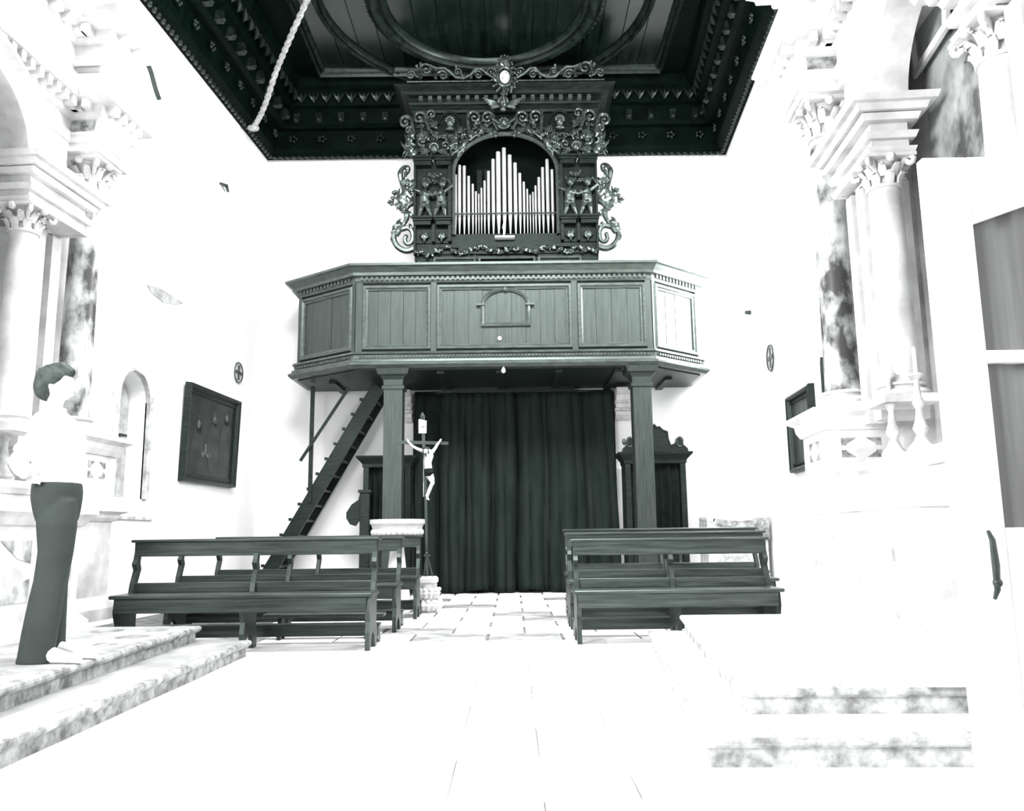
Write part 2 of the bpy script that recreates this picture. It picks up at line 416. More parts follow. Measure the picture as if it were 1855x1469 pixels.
# dentils under the cap and little row above the base
def along(poly, step, ends=0.06):
    out = []
    for a, b in zip(poly[:-1], poly[1:]):
        L_ = math.dist(a, b); n = int((L_ - 2 * ends) / step); d = ((b[0] - a[0]) / L_, (b[1] - a[1]) / L_)
        for i in range(n):
            t = ends + (i + 0.5) * (L_ - 2 * ends) / n
            out.append((a[0] + d[0] * t, a[1] + d[1] * t, math.atan2(d[1], d[0])))
    return out
mb = MB()
for x, y, a in along(poly[1:5], 0.085):
    mb.box(-0.022, 0.022, -0.078, -0.04, zp1 + hc * .14, zp1 + hc * .36, Matrix.Translation((x, y, 0)) @ Matrix.Rotation(a, 4, 'Z'))
mb.build('dentil_row', M['frame'], gal, kind='stuff')
mb = MB()
for x, y, a in along(poly[1:5], 0.06):
    mb.box(-0.018, 0.018, -0.09, -0.04, z0 + h * .63, z0 + h * .76, Matrix.Translation((x, y, 0)) @ Matrix.Rotation(a, 4, 'Z'))
mb.build('bead_row', M['frame'], gal, kind='stuff')
# backing wall of the parapet, then boards and frames
mb = MB(); mb.sweep(poly, [(-0.10, zp0 - 0.03), (-0.03, zp0 - 0.03), (-0.03, zp1 + 0.03), (-0.10, zp1 + 0.03)]); mb.build('parapet_back', M['panel'], gal)
def seg_frame(a, b):
    a = Vector((a[0], a[1], 0)); b = Vector((b[0], b[1], 0)); u = (b - a).normalized(); nrm = Vector((u.y, -u.x, 0))
    return (lambda s, z, n: a + u * s + nrm * n + Vector((0, 0, z))), (b - a).length
def panel(Bf, s0, s1, zz0, zz1, nb):
    bw = (s1 - s0) / nb
    for i in range(nb):
        m_ = MB(); e = 0.003; x0_, x1_ = s0 + i * bw + e, s0 + (i + 1) * bw - e; n0 = -0.03; n1 = 0.0 + 0.004 * ((i * 7) % 3 - 1)
        m_.loft([[Bf(x0_, zz0, n0), Bf(x1_, zz0, n0), Bf(x1_, zz1, n0), Bf(x0_, zz1, n0)], [Bf(x0_, zz0, n1), Bf(x1_, zz0, n1), Bf(x1_, zz1, n1), Bf(x0_, zz1, n1)]])
        m_.build('plank', M['panel'], gal)
    m_ = MB(); m_.sweep([(s0, zz0), (s1, zz0), (s1, zz1), (s0, zz1)], [(-0.045, -0.01), (-0.045, 0.02), (-0.02, 0.03), (0.0, 0.055), (0.035, 0.055), (0.05, 0.03), (0.05, -0.01)], Bf, closed=True)
    m_.build('panel_frame', M['frame'], gal)
def stile(Bf, s0, s1, zz0, zz1):
    m_ = MB(); m_.loft([[Bf(s0, zz0, -0.03), Bf(s1, zz0, -0.03), Bf(s1, zz1, -0.03), Bf(s0, zz1, -0.03)], [Bf(s0, zz0, 0.03), Bf(s1, zz0, 0.03), Bf(s1, zz1, 0.03), Bf(s0, zz1, 0.03)]]); m_.build('stile', M['panel'], gal)
Bf, Lf = seg_frame(poly[2], poly[3]); x0b = poly[2][0]
fr = [(662, 776, 5), (796, 1031, 9), (1051, 1165, 4)]
zc0, zc1 = bZ(627), bZ(520)
prev = 0.0
for a, b, nb in fr:
    sa, sb = bX(a) - x0b, bX(b) - x0b
    panel(Bf, sa, sb, zc0, zc1, nb); stile(Bf, prev, sa - 0.045, zp0 - .02, zp1 + .02); prev = sb + 0.045
stile(Bf, prev, Lf, zp0 - .02, zp1 + .02)
for (i, j, nb) in ((1, 2, 5), (3, 4, 4)):
    Bs, Ls = seg_frame(poly[i], poly[j])
    panel(Bs, 0.12, Ls - 0.12, zc0, zc1, nb); stile(Bs, 0, 0.075, zp0 - .02, zp1 + .02); stile(Bs, Ls - 0.075, Ls, zp0 - .02, zp1 + .02)
# little arched aedicule on the middle panel
ua, ub = bX(874) - x0b, bX(957) - x0b; za, zs, zt = bZ(588), bZ(553), bZ(525)
pp = [(ua, za), (ub, za), (ub, zs)] + [((ua + ub) / 2 + (ub - ua) / 2 * math.cos(PI * k / 14), zs + (zt - zs) * math.sin(PI * k / 14)) for k in range(1, 14)] + [(ua, zs)]
mb = MB(); mb.sweep(pp, [(-0.03, 0.0), (-0.03, 0.03), (0.0, 0.055), (0.03, 0.04), (0.035, 0.0)], Bf, closed=True)
for uu in (ua - 0.03, ub + 0.03):
    mb.loft([[Bf(uu - .07, zs - .012, 0), Bf(uu + .07, zs - .012, 0), Bf(uu + .07, zs + .02, 0), Bf(uu - .07, zs + .02, 0)], [Bf(uu - .07, zs - .012, .075), Bf(uu + .07, zs - .012, .075), Bf(uu + .07, zs + .02, .075), Bf(uu - .07, zs + .02, .075)]])
um = (ua + ub) / 2; mb.ball(Bf(um, zt + 0.0, 0.04), (0.04, 0.035, 0.05), 8, 6)
mb.build('arched_moulding', M['frame'], gal, True)
p = at(905, 613, Y=YB - 0.012); mb = MB()
mb.loft([[p + Vector((math.cos(2 * PI * k / 20) * r, -d, math.sin(2 * PI * k / 20) * r)) for k in range(20)] for r, d in ((0.035, 0), (0.035, 0.012), (0.022, 0.02))])
o = mb.build('round_disc', M['white'], gal, label='small round white disc on the middle panel')
# posts
for pxc, base_px in ((714, 714), (1161, 1167)):
    Xc = at(pxc, 700, Y=YB + 0.12).x; yc = YB + 0.16
    zt_ = z0 - 0.0
    pst = MB(); wd = 0.155
    pst.box(Xc - wd, Xc + wd, yc - wd, yc + wd, 0.2, zt_ - 0.28)
    post = pst.build('post', M['wood_z'], gal)
    m_ = MB(); sq = [(Xc - wd, yc - wd), (Xc + wd, yc - wd), (Xc + wd, yc + wd), (Xc - wd, yc + wd)]
    m_.sweep(sq, [(-0.1, zt_ - .34), (0.025, zt_ - .34), (0.03, zt_ - .29), (0.0, zt_ - .27), (0.01, zt_ - .18), (0.05, zt_ - .12), (0.09, zt_ - .10), (0.11, zt_ - .03), (0.12, zt_ - 0.0), (-0.1, zt_ - 0.0)], closed=True)
    m_.box(Xc - wd + .05, Xc + wd - .05, yc - wd + .05, yc + wd - .05, zt_ - .34, zt_)
    m_.build('capital', M['wood_z'], post)
    m_ = MB(); m_.cbox(Xc - wd - .05, Xc + wd + .05, yc - wd - .05, yc + wd + .05, 0.0, 0.2, 0.02); m_.build('plinth', M['stone_grey'], post)
# beams under the deck
mb = MB()
for xx in (-3.2, -2.2, -1.2, -0.2, 0.8, 1.8, 2.8): mb.box(xx - .06, xx + .06, 14.25 if abs(xx) > 2.6 else YB + .1, YE, z0 - .07, z0 - .02)
mb.build('joists', M['wood'], gal, kind='stuff')
# bulb under the moulding
p = at(912, 668, Y=YB - 0.10)
lb = thing('light_bulb', 'small pale bulb hanging under the middle of the organ loft', 'bulb', p)
mb = MB(); mb.lathe([(0.005, -0.075), (0.028, -0.06), (0.036, -0.035), (0.028, -0.005), (0.016, 0.015), (0.014, 0.03)], p, 12); mb.build('glass', M['white'], lb, True)
mb = MB(); mb.lathe([(0.018, 0.025), (0.02, 0.05), (0.012, 0.075)], p, 10); mb.build('socket', M['iron'], lb, True)

# ------------------------------------------------------------------ organ
YO = 13.95
def oX(px): return at(px, 350, Y=YO).x
def oZ(py): return at(916, py, Y=YO).z
S = (oX(1016) - oX(816)) / 200
OC = 916.0
def op(px, py, d=0.0): return Vector((at(px, 350, Y=YO - d).x, YO - d, at(916, py, Y=YO - d).z))
org = thing('pipe_organ', 'carved dark walnut organ case with pale pipes standing on the loft', 'pipe organ', (oX(OC), YO, 5.5))
def obox(mb, x0, x1, y0, y1, d0, d1): mb.box(oX(x0), oX(x1), YO - d1, YO - d0, oZ(y1), oZ(y0))
# carcass
mb = MB()
holes = [[(oX(a), oZ(b)) for a, b in [(821, 428), (1011, 428), (1011, 313)] + [(OC + 95 * math.cos(PI * k / 24), 313 - 70 * math.sin(PI * k / 24)) for k in range(1, 24)] + [(821, 313)]]]
outer = [(oX(752), oZ(470)), (oX(1081), oZ(470)), (oX(1081), oZ(205)), (oX(752), oZ(205))]
for dd in (0.0, -0.08): holed(mb, outer, holes, lambda a, b, dd=dd: (a, YO - dd, b))
for lp in (outer, holes[0]): mb.loft([[(a, YO, b) for a, b in lp], [(a, YO + .08, b) for a, b in lp]], cap=False)
mb.build('front_board', M['case'], org)
mb = MB(); obox(mb, 752, 757, 205, 470, -1.3, -0.08); obox(mb, 1076, 1081, 205, 470, -1.3, -0.08); obox(mb, 752, 1081, 200, 206, -0.8, 0.0); mb.build('side_boards', M['case'], org)
mb = MB(); obox(mb, 757, 1076, 206, 470, -0.82, -0.75); mb.build('back_board', M['black'], org)
mb = MB(); obox(mb, 757, 1076, 458, 505, -0.7, -0.02); obox(mb, 757, 862, 460, 505, -.02, .02); obox(mb, 970, 1076, 460, 505, -.02, .02); mb.build('base', M['case'], org)
for a, b in ((788, 860), (868, 966), (974, 1048)):
    m_ = MB(); m_.sweep([(oX(a), oZ(485)), (oX(b), oZ(485)), (oX(b), oZ(468)), (oX(a), oZ(468))], [(-.02, -.0), (-.02, .03), (0.015, .045), (.02, 0.0)], lambda u, v, n: (u, YO - n - .02, v), closed=True); m_.build('base_panel', M['frame'], org)
# arch moulding
ap = [(oX(821), oZ(425))] + [(oX(OC + 95 * math.cos(PI * k / 28)), oZ(313 - 70 * math.sin(PI * k / 28))) for k in range(28, -1, -1)] + [(oX(1011), oZ(425))]
m_ = MB(); m_.sweep(ap, [(-.045, 0), (-.04, .03), (0, .06), (.035, .03), (.04, 0)], lambda u, v, n: (u, YO - n, v)); m_.build('arch_moulding', M['frame'], org, True)
# pipes
pd = [(507, 825, 22), (533, 765, 22), (563, 770, 21), (591, 835, 19), (617, 885, 15), (637, 932, 13), (655, 948, 10), (672, 910, 12), (692, 865, 15), (717, 805, 19), (747, 730, 23), (780, 685, 30), (817, 660, 27), (853, 705, 27), (887, 755, 24), (916, 820, 20), (941, 875, 16), (962, 920, 12), (980, 958, 10), (998, 940, 11), (1015, 900, 14), (1037, 848, 18), (1062, 785, 20), (1092, 735, 24), (1122, 800, 20)]
YP = YO + 0.16
for zx, zy, wdt in pd:
    px_ = 680 + zx / 3.498; py_ = 80 + zy / 3.498; rr = wdt / 3.498 / 2 * S * 0.98
    c = at(px_, 350, Y=YP); zt_ = at(OC, py_, Y=YP).z; zm = at(OC, 390, Y=YP).z; zb = at(OC, 424, Y=YP).z
    c.z = 0; m_ = MB(); m_.lathe([(rr * .25, zb), (rr * .35, zb + .01), (rr * .97, zm - .01), (rr, zm), (rr, zt_), (rr * .85, zt_), (rr * .8, zt_ - .02)], c, 12)
    pi_ = m_.build('pipe', M['pipe'], org, True)
    m_ = MB(); m_.box(c.x - rr * .55, c.x + rr * .55, YP - rr * 1.02, YP - rr * .7, zm + .01, zm + .035); m_.build('mouth', M['black'], pi_)
m_ = MB(); a = at(821, 390, Y=YP); b = at(1011, 390, Y=YP); m_.box(a.x, b.x, YP - .10, YP - .085, at(OC, 390.8, Y=YP).z, at(OC, 388.8, Y=YP).z); m_.build('pipe_rail', M['wood'], org)
m_ = MB(); obox(m_, 815, 1017, 422, 442, -.35, -.04); m_.build('toe_board', M['case'], org)
# candle-like white stand on the toe board
mb = MB(); obox(mb, 896, 931, 431, 434, .0, .12)
o = mb.build('sheet_rest', M['white'], org, label='narrow white shelf below the pipes')
mb = MB(); q = op(912, 432, .06)
mb.lathe([(.022, 0), (.012, .03), (.012, .17), (.03, .19), (.022, .24), (.008, .29)], q, 10); mb.build('candle', M['white'], org, True)
# wooden inner trunks behind the pipes
mb = MB()
for a, b, c_, d in ((862, 872, 285, 340), (876, 888, 285, 345), (955, 965, 330, 350)): obox(mb, a, b, c_, d, -.6, -.5)
mb.build('wooden_pipe', M['case'], org)

# entablature of the case
ZT = [oZ(205), at(OC, 150, Y=YO - .35).z]
hz = ZT[1] - ZT[0]
pth = [(oX(752), YE - .05), (oX(752), YO), (oX(1081), YO), (oX(1081), YE - .05)]
mb = MB(); z_ = ZT[0]
mb.sweep(pth, [(-.1, z_), (.04, z_), (.05, z_ + hz * .12), (.07, z_ + hz * .14), (.07, z_ + hz * .28), (.11, z_ + hz * .32), (.12, z_ + hz * .40), (.12, z_ + hz * .62), (.24, z_ + hz * .64), (.25, z_ + hz * .78), (.33, z_ + hz * .93), (.36, z_ + hz), (-.1, z_ + hz)])
mb.box(oX(752), oX(1081), YO, YE - .05, z_ + hz * .9, z_ + hz)
ent = mb.build('cornice', M['case'], org)
for i in range(19):
    t = (i + .5) / 19; x = oX(755) + (oX(1078) - oX(755)) * t
    m_ = MB(); m_.box(x - .038, x + .038, YO - .22, YO - .11, z_ + hz * .42, z_ + hz * .50); m_.box(x - .034, x + .034, YO - .21, YO - .11, z_ + hz * .52, z_ + hz * .61); m_.build('dentil', M['frame'], ent)

# carved ornament helpers (organ plane, pixels for layout)
def spiral(mb, cx, cy, r, a0, turns, cw, wd, d=.05, sgn=1, tail=None):
    pts = []; n = int(14 * turns) + 4; rad = []; wd *= 1.3
    for i in range(n + 1):
        t = i / n; a = a0 + cw * 2 * PI * turns * t; rr = r * (1 - t) ** 0.8 + r * .12
        pts.append((cx + rr * math.cos(a), cy + rr * math.sin(a))); rad.append(wd * (1 - .55 * t))
    if tail: pts = tail + pts; rad = [wd * (.7 + .3 * k / len(tail)) for k in range(len(tail))] + rad
    P = [op(OC + sgn * (x - OC), y, d) for x, y in pts]
    mb.tube(P, [x * S for x in rad], 6, 1.3, (0, 1, 0)); e = P[-1]; mb.ball(e, wd * S * 1.0, 6, 5)
def leaf(mb, x, y, ang, ln, wd, bend=.5, d=.05, sgn=1, lobes=2):
    wd *= 1.3
    def stroke(x, y, ang, ln, wd, bend):
        pts = []; rad = []
        for i in range(6):
            t = i / 5; a = ang + bend * t * t; pts.append((x + math.cos(a) * ln * t, y + math.sin(a) * ln * t)); rad.append(wd * (.35 + 1.1 * t - 1.35 * t * t) * 1.4)
        P = [op(OC + sgn * (q - OC), r_, d + .03 * math.sin(i / 5 * PI)) for i, (q, r_) in enumerate(pts)]
        mb.tube(P, [max(.15, q) * S for q in rad], 5, .7, (0, 1, 0))
        return pts
    pts = stroke(x, y, ang, ln, wd, bend)
    for k in range(lobes):
        q = pts[1 + k]; f = .62 - .12 * k
        stroke(q[0], q[1], ang - .75, ln * f, wd * .7, -bend * .6); stroke(q[0], q[1], ang + .75, ln * f, wd * .7, bend)
def beads(mb, x0, y0, x1, y1, n, r, sgn=1, d=.06, rn=random.Random(5)):
    for i in range(n):
        t = (i + .5) / n; s_ = 5 * math.sin(t * PI)
        for k in range(3):
            mb.ball(op(OC + sgn * (x0 + (x1 - x0) * t + rn.uniform(-3, 3) - OC), y0 + (y1 - y0) * t + s_ + rn.uniform(-3, 3), d + rn.uniform(0, .03)), r * S, 5, 4)
# pillars with paired niches, ledges, pedestals
for sgn in (-1, 1):
    def qx(x): return OC + sgn * (OC - x) * -1 if sgn > 0 else x
    def qb(m_, x0, x1, y0, y1, d0, d1):
        if sgn < 0: obox(m_, x0, x1, y0, y1, d0, d1)
        else: obox(m_, 2 * OC - x1, 2 * OC - x0, y0, y1, d0, d1)
    m_ = MB()
    qb(m_, 751, 755, 296, 462, 0, .14); qb(m_, 813, 818, 296, 440, 0, .14); qb(m_, 755, 813, 296, 440, 0, .025); qb(m_, 784, 789, 410, 440, 0, .12)
    pl = m_.build('pillar', M['case'], org)
    for y0, y1 in ((289, 304), (397, 411)):
        m_ = MB()
        for x0, x1 in ((749, 785), (788, 820)):
            hh = (y1 - y0)
            qb(m_, x0, x1, y0, y0 + hh * .25, 0, .22); qb(m_, x0 + 1, x1 - 1, y0 + hh * .25, y0 + hh * .5, 0, .19); qb(m_, x0 + 3, x1 - 3, y0 + hh * .5, y1, 0, .16)
        m_.build('ledge', M['case'], pl)
    m_ = MB(); sg = -sgn
    for x in (769, 800):
        leaf(m_, x, 436, -PI / 2, 20, 3.2, .2, .07, sg if sg > 0 else -1, 3)
        beads(m_, x - 5, 418, x + 6, 420, 3, 1.6, sg if sg > 0 else -1, .09)
    m_.build('relief_foliage', M['carved'], pl, True)
    m_ = MB()    # garland above the figures
    beads(m_, 766, 322, 806, 322, 9, 2.0, 1 if sgn < 0 else -1, .12)
    beads(m_, 776, 312, 798, 312, 5, 2.0, 1 if sgn < 0 else -1, .14)
    m_.build('garland', M['carved'], pl, True)
# spandrel carving, both sides
for sg in (1, -1):
    m_ = MB()
    spiral(m_, 759, 212, 11, 0.4, 1.3, -1, 2.6, .07, sg, [(778, 236), (774, 226)])
    spiral(m_, 781, 206, 8, 2.6, 1.2, 1, 2.3, .07, sg, [(776, 236), (774, 222)])
    spiral(m_, 860, 212, 11, 3.0, 1.3, 1, 2.6, .07, sg, [(852, 244), (849, 228)])
    spiral(m_, 884, 213, 11, 0.6, 1.4, -1, 2.6, .08, sg, [(902, 236), (898, 226)])
    spiral(m_, 764, 254, 8, 1.0, 1.2, 1, 2.2, .06, sg)
    spiral(m_, 806, 262, 8, 2.0, 1.2, -1, 2.2, .06, sg)
    for (x, y, a, l, wd) in ((762, 232, 1.2, 22, 3.5), (770, 238, 2.0, 18, 3), (790, 222, 2.2, 14, 2.6), (845, 232, 2.4, 22, 3), (858, 232, 1.9, 18, 3), (872, 226, 1.3, 18, 3), (893, 232, 2.4, 18, 3), (905, 240, 2.9, 16, 2.5), (832, 250, 2.6, 20, 3), (825, 240, 1.2, 16, 2.6), (762, 272, .3, 20, 3), (770, 284, .1, 22, 3), (800, 282, -.4, 20, 3), (815, 272, -.9, 22, 3), (838, 262, 2.2, 18, 3), (760, 262, .9, 16, 3)):
        leaf(m_, x, y, a, l, wd, .6, .05, sg)
    beads(m_, 778, 236, 806, 246, 9, 2.2, sg); beads(m_, 812, 244, 834, 236, 6, 2.2, sg)
    rq = random.Random(21)
    for k in range(70):
        x = rq.uniform(758, 902); y = rq.uniform(206, 288)
        if math.hypot((x - OC) / 103, (y - 313) / 78) < 1.0 or math.hypot(x - 815, y - 222) < 19: continue
        if k % 3: leaf(m_, x, y, rq.uniform(-PI, PI), rq.uniform(8, 13), 2.0, .7, .03, sg, 1)
        else: spiral(m_, x, y, 4.0, rq.uniform(0, 6), 1.0, rq.choice((-1, 1)), 1.3, .03, sg)
    m_.build('spandrel_foliage', M['carved'], org, True)
    # medallion with head
    m_ = MB(); cx, cy = 815, 221
    P = [op(OC + sg * (cx - OC) + 20 * math.cos(a), cy + 3 + 22 * math.sin(a), .04) for a in [PI + PI * k / 16 for k in range(17)]]
    m_.tube(P, 2.0 * S, 6); md = m_.build('medallion_ring', M['case'], org, True)
    m_ = MB(); c = op(OC + sg * (cx - OC), cy, .07); m_.ball(c, (.075, .07, .10), 10, 8); m_.ball(c + Vector((0, -.07, -.01)), (.015, .02, .02), 6, 5)
    for k in range(8): m_.ball(c + Vector((.07 * math.cos(k * .5 - .3), -.02, .03 + .07 * math.sin(k * .5 - .3))), .028, 6, 5)
    m_.ball(c + Vector((-.03, -.06, .02)), .012, 5, 4); m_.ball(c + Vector((.03, -.06, .02)), .012, 5, 4); m_.ball(c + Vector((0, 0, -.12)), (.09, .05, .04), 8, 5)
    m_.build('carved_head', M['carved'], org, True)
    # winged head low in the spandrel
    m_ = MB(); c = op(OC + sg * (786 - OC), 268, .10)
    m_.ball(c, (.075, .08, .095), 10, 8); m_.ball(c + Vector((0, -.08, -.01)), (.014, .02, .02), 6, 5)
    for k in range(9): m_.ball(c + Vector((.07 * math.cos(k * .42 - .1), -.01, .02 + .08 * math.sin(k * .42 - .1))), .03, 6, 5)
    for s_ in (-1, 1):
        for k in range(4):
            P = [c + Vector((s_ * .07, -.01, -.05)), c + Vector((s_ * (.16 + .02 * k), -.03, -.03 - .035 * k)), c + Vector((s_ * (.27 - .02 * k), 0, -.01 - .06 * k))]
            m_.tube(P, [.012, .028, .008], 5, .6, (0, 1, 0))
    m_.build('winged_head', M['carved'], org, True)
# putti in the niches and small angels on the arch
def putto(cx, cyf, H, sg, d, pose, name='putto', lean=0.0):
    """figure about H px tall, feet at cyf"""
    m_ = MB(); h = H * S; o = op(cx, cyf, d)
    def q(x, z, y=0.0): return o + Vector((sg * (x + lean * z) * h, -y * h, z * h))
    hip, chest, neck = q(.02, .42, .04), q(0, .62, .06), q(0.0, .74, .04)
    m_.tube([q(.02, .38, .04), hip, q(0, .52, .07), chest, q(0, .70, .04), neck], [.10 * h, .125 * h, .115 * h, .115 * h, .07 * h, .045 * h], 10)
    hd = q(.03, .86, .06); m_.ball(hd, (.088 * h, .092 * h, .10 * h), 10, 8); m_.ball(hd + Vector((sg * .03 * h, -.095 * h, -.01 * h)), .018 * h, 6, 5)
    for k in range(12):
        a = k * 2.4; m_.ball(hd + Vector((.07 * h * math.cos(a), .02 * h * math.sin(a), .05 * h + .03 * h * math.sin(k))), .035 * h, 6, 5)
    for kx, fx in pose['legs']:
        s_ = 1 if fx > 0 else -1
        m_.tube([q(.06 * s_, .40, .04), q(kx, .22, .09), q(fx, .04, .03)], [.075 * h, .055 * h, .034 * h], 8); m_.tube([q(fx, .03, .02), q(fx + .02, .015, .10)], [.032 * h, .022 * h], 6)
    for ex, ez, hx, hz_, hy in pose['arms']:
        s_ = 1 if ex > 0 else -1
        m_.tube([q(.10 * s_, .68, .04), q(ex, ez, .08), q(hx, hz_, hy)], [.045 * h, .038 * h, .026 * h], 7); m_.ball(q(hx, hz_, hy), .032 * h, 6, 5)
    ob = m_.build(name, M['carved'], org, True); remesh(ob, max(.008, h / 75), 2); return ob
pA = dict(legs=[(-.07, -.13), (.10, .17)], arms=[(-.24, .72, -.22, .90, .05), (.20, .56, .02, .60, .16)])
pB = dict(legs=[(-.10, -.16), (.08, .10)], arms=[(.26, .80, .16, .98, .05), (-.20, .56, 0.0, .62, .16)])
putto(769, 397, 77, 1, .10, pA); putto(799, 397, 77, 1, .10, pB); putto(1031, 397, 77, 1, .10, pA); putto(1062, 397, 77, 1, .10, pB)
pC = dict(legs=[(-.16, -.30), (-.02, .04)], arms=[(.22, .84, .34, .98, .05), (-.2, .6, -.05, .52, .1)])
putto(826, 288, 52, 1, .14, pC, 'angel', .55); putto(1006, 288, 52, -1, .14, pC, 'angel', .45)
# cherub with wings at the keystone, mask below, cartouche above
m_ = MB(); c = op(913, 186, .30); m_.ball(c, (.075, .08, .095), 12, 9); m_.ball(c + Vector((0, -.08, -.005)), (.015, .022, .022), 6, 5)
for k in range(14):
    a = PI * k / 13; m_.ball(c + Vector((.078 * math.cos(a), -.01, .015 + .09 * math.sin(a))), .032, 6, 5)
for s_ in (-1, 1): m_.ball(c + Vector((s_ * .03, -.07, .02)), .012, 5, 4)
m_.ball(c + Vector((0, -.06, -.05)), (.03, .02, .01), 6, 4); m_.ball(c + Vector((0, .03, -.11)), (.06, .05, .05), 10, 6)
chb = m_.build('cherub', M['carved'], org, True)
for s_ in (-1, 1):
    m_ = MB()
    for k in range(7):
        P = [c + Vector((s_ * .06, .03, -.06)), c + Vector((s_ * (.16 + .01 * k), -.01, .02 - .022 * k)), c + Vector((s_ * (.37 - .035 * k), .0, .10 - .042 * k))]
        m_.tube(P, [.012, .024, .006], 6, .8, (0, 1, 0))
    m_.build('wing', M['carved'], chb, True)
m_ = MB(); c = op(914, 222, .12); m_.ball(c, (.065, .07, .085), 10, 8); m_.ball(c + Vector((0, -.07, 0)), (.014, .02, .02), 6, 5)
for k in range(10):
    a = 2 * PI * k / 10; m_.ball(c + Vector((.08 * math.cos(a), .01, .09 * math.sin(a))), .03, 6, 5)
m_.tube([c + Vector((math.cos(a) * .11, -.02, math.sin(a) * .10 - .02)) for a in [PI + PI * k / 10 for k in range(11)]], .022, 6)
for s_ in (-1, 1): m_.tube([c + Vector((s_ * .08, -.01, -.02)), c + Vector((s_ * .2, -.03, .06)), c + Vector((s_ * .26, 0, .16))], [.02, .03, .01], 6)
m_.build('keystone_mask', M['carved'], org, True)
YC = YO - .36
def cr(px, py, d=0.0):
    v = at(px, py, Y=YC); return Vector((v.x, YC - d + .02, at(OC, py, Y=YC).z))
m_ = MB()
P = [cr(914 + 13 * math.cos(2 * PI * k / 20), 141 + 17 * math.sin(2 * PI * k / 20), .06) for k in range(21)]; m_.tube(P, .03, 6)
for k in range(16):
    a = 2 * PI * k / 16; p0 = (914 + 15 * math.cos(a), 141 + 20 * math.sin(a)); p1 = (914 + 23 * math.cos(a + .25), 141 + 30 * math.sin(a + .25))
    m_.tube([cr(*p0, .05), cr((p0[0] + p1[0]) / 2 + 2 * math.sin(a), (p0[1] + p1[1]) / 2, .08), cr(*p1, .03)], [.02, .035, .012], 6); m_.ball(cr(*p1, .03), .026, 6, 5)
for k in range(7):
    a = PI + PI * (k + .5) / 7; p1 = (914 + 13 * math.cos(a), 119 + 17 * math.sin(a)); m_.tube([cr(914, 122, .04), cr((914 + p1[0]) / 2, (122 + p1[1]) / 2 + 1, .09), cr(*p1, .05)], [.02, .032, .014], 6); m_.ball(cr(*p1, .05), .024, 6, 5)
m_.tube([cr(914, 165, .1), cr(911, 178, .12), cr(914, 190, .1)], [.04, .03, .02], 7)
ct = m_.build('crest_cartouche', M['carved'], org, True)
m_ = MB(); m_.ball(cr(914.5, 141, .05), (.095, .03, .13), 16, 10); m_.build('oval_boss', M['stone_grey'], ct, True, label='pale oval boss of the cartouche')
# running scrolls of the cresting
def crs(mb, cx, cy, r, a0, turns, cw, wd, sg, tail=None):
    pts = []; rad = []; n = int(14 * turns) + 4
    for i in range(n + 1):
        t = i / n; a = a0 + cw * 2 * PI * turns * t; rr = r * (1 - t) ** .8 + r * .12; pts.append((cx + rr * math.cos(a), cy + rr * math.sin(a))); rad.append(wd * (1 - .5 * t))
    if tail: pts = tail + pts; rad = [wd * .9] * len(tail) + rad
    mb.tube([cr(OC + sg * (x - OC), y, .05) for x, y in pts], [q * S for q in rad], 6, 1.2, (0, 1, 0)); mb.ball(cr(OC + sg * (pts[-1][0] - OC), pts[-1][1], .05), wd * S, 6, 5)
for sg in (1, -1):
    m_ = MB()
    m_.tube([cr(OC + sg * (737 - OC), 145, 0), cr(OC + sg * (903 - OC), 145, 0)], 1.6 * S, 6)
    crs(m_, 772, 126, 11, 2.2, 1.4, 1, 3.0, sg, [(762, 142), (757, 134)])
    crs(m_, 745, 136, 7, 5.5, 1.2, -1, 2.4, sg, [(765, 141), (755, 138)])
    crs(m_, 802, 137, 8, 3.4, 1.3, 1, 2.6, sg, [(782, 120), (790, 126)])
    m_.tube([cr(OC + sg * (x - OC), y, .05) for x, y in ((779, 118), (792, 124), (806, 124), (816, 131), (826, 141), (840, 142), (852, 137), (862, 126), (872, 126), (884, 136), (896, 143))], [q * S for q in (2, 2.6, 3, 3, 2.8, 2.8, 3, 3.2, 3, 2.6, 2)], 6, 1.2, (0, 1, 0))
    crs(m_, 829, 131, 6, .5, 1.2, -1, 2.2, sg, [(846, 141), (838, 138)])
    crs(m_, 866, 137, 7, 3.6, 1.3, 1, 2.4, sg); crs(m_, 890, 131, 7, 2.6, 1.2, 1, 2.2, sg)
    for x, y, dx, dy in ((757, 124, -3, -8), (762, 120, 1, -8), (826, 124, 2, -5), (746, 130, -6, -3), (856, 140, -4, 3), (786, 140, 6, 2), (812, 140, -6, 0)):
        m_.tube([cr(OC + sg * (x - OC), y, .04), cr(OC + sg * (x + dx * .5 - OC), y + dy * .5, .07), cr(OC + sg * (x + dx - OC), y + dy, .04)], [.015, .035, .01], 5)
    m_.build('crest_scrolls', M['carved'], org, True)
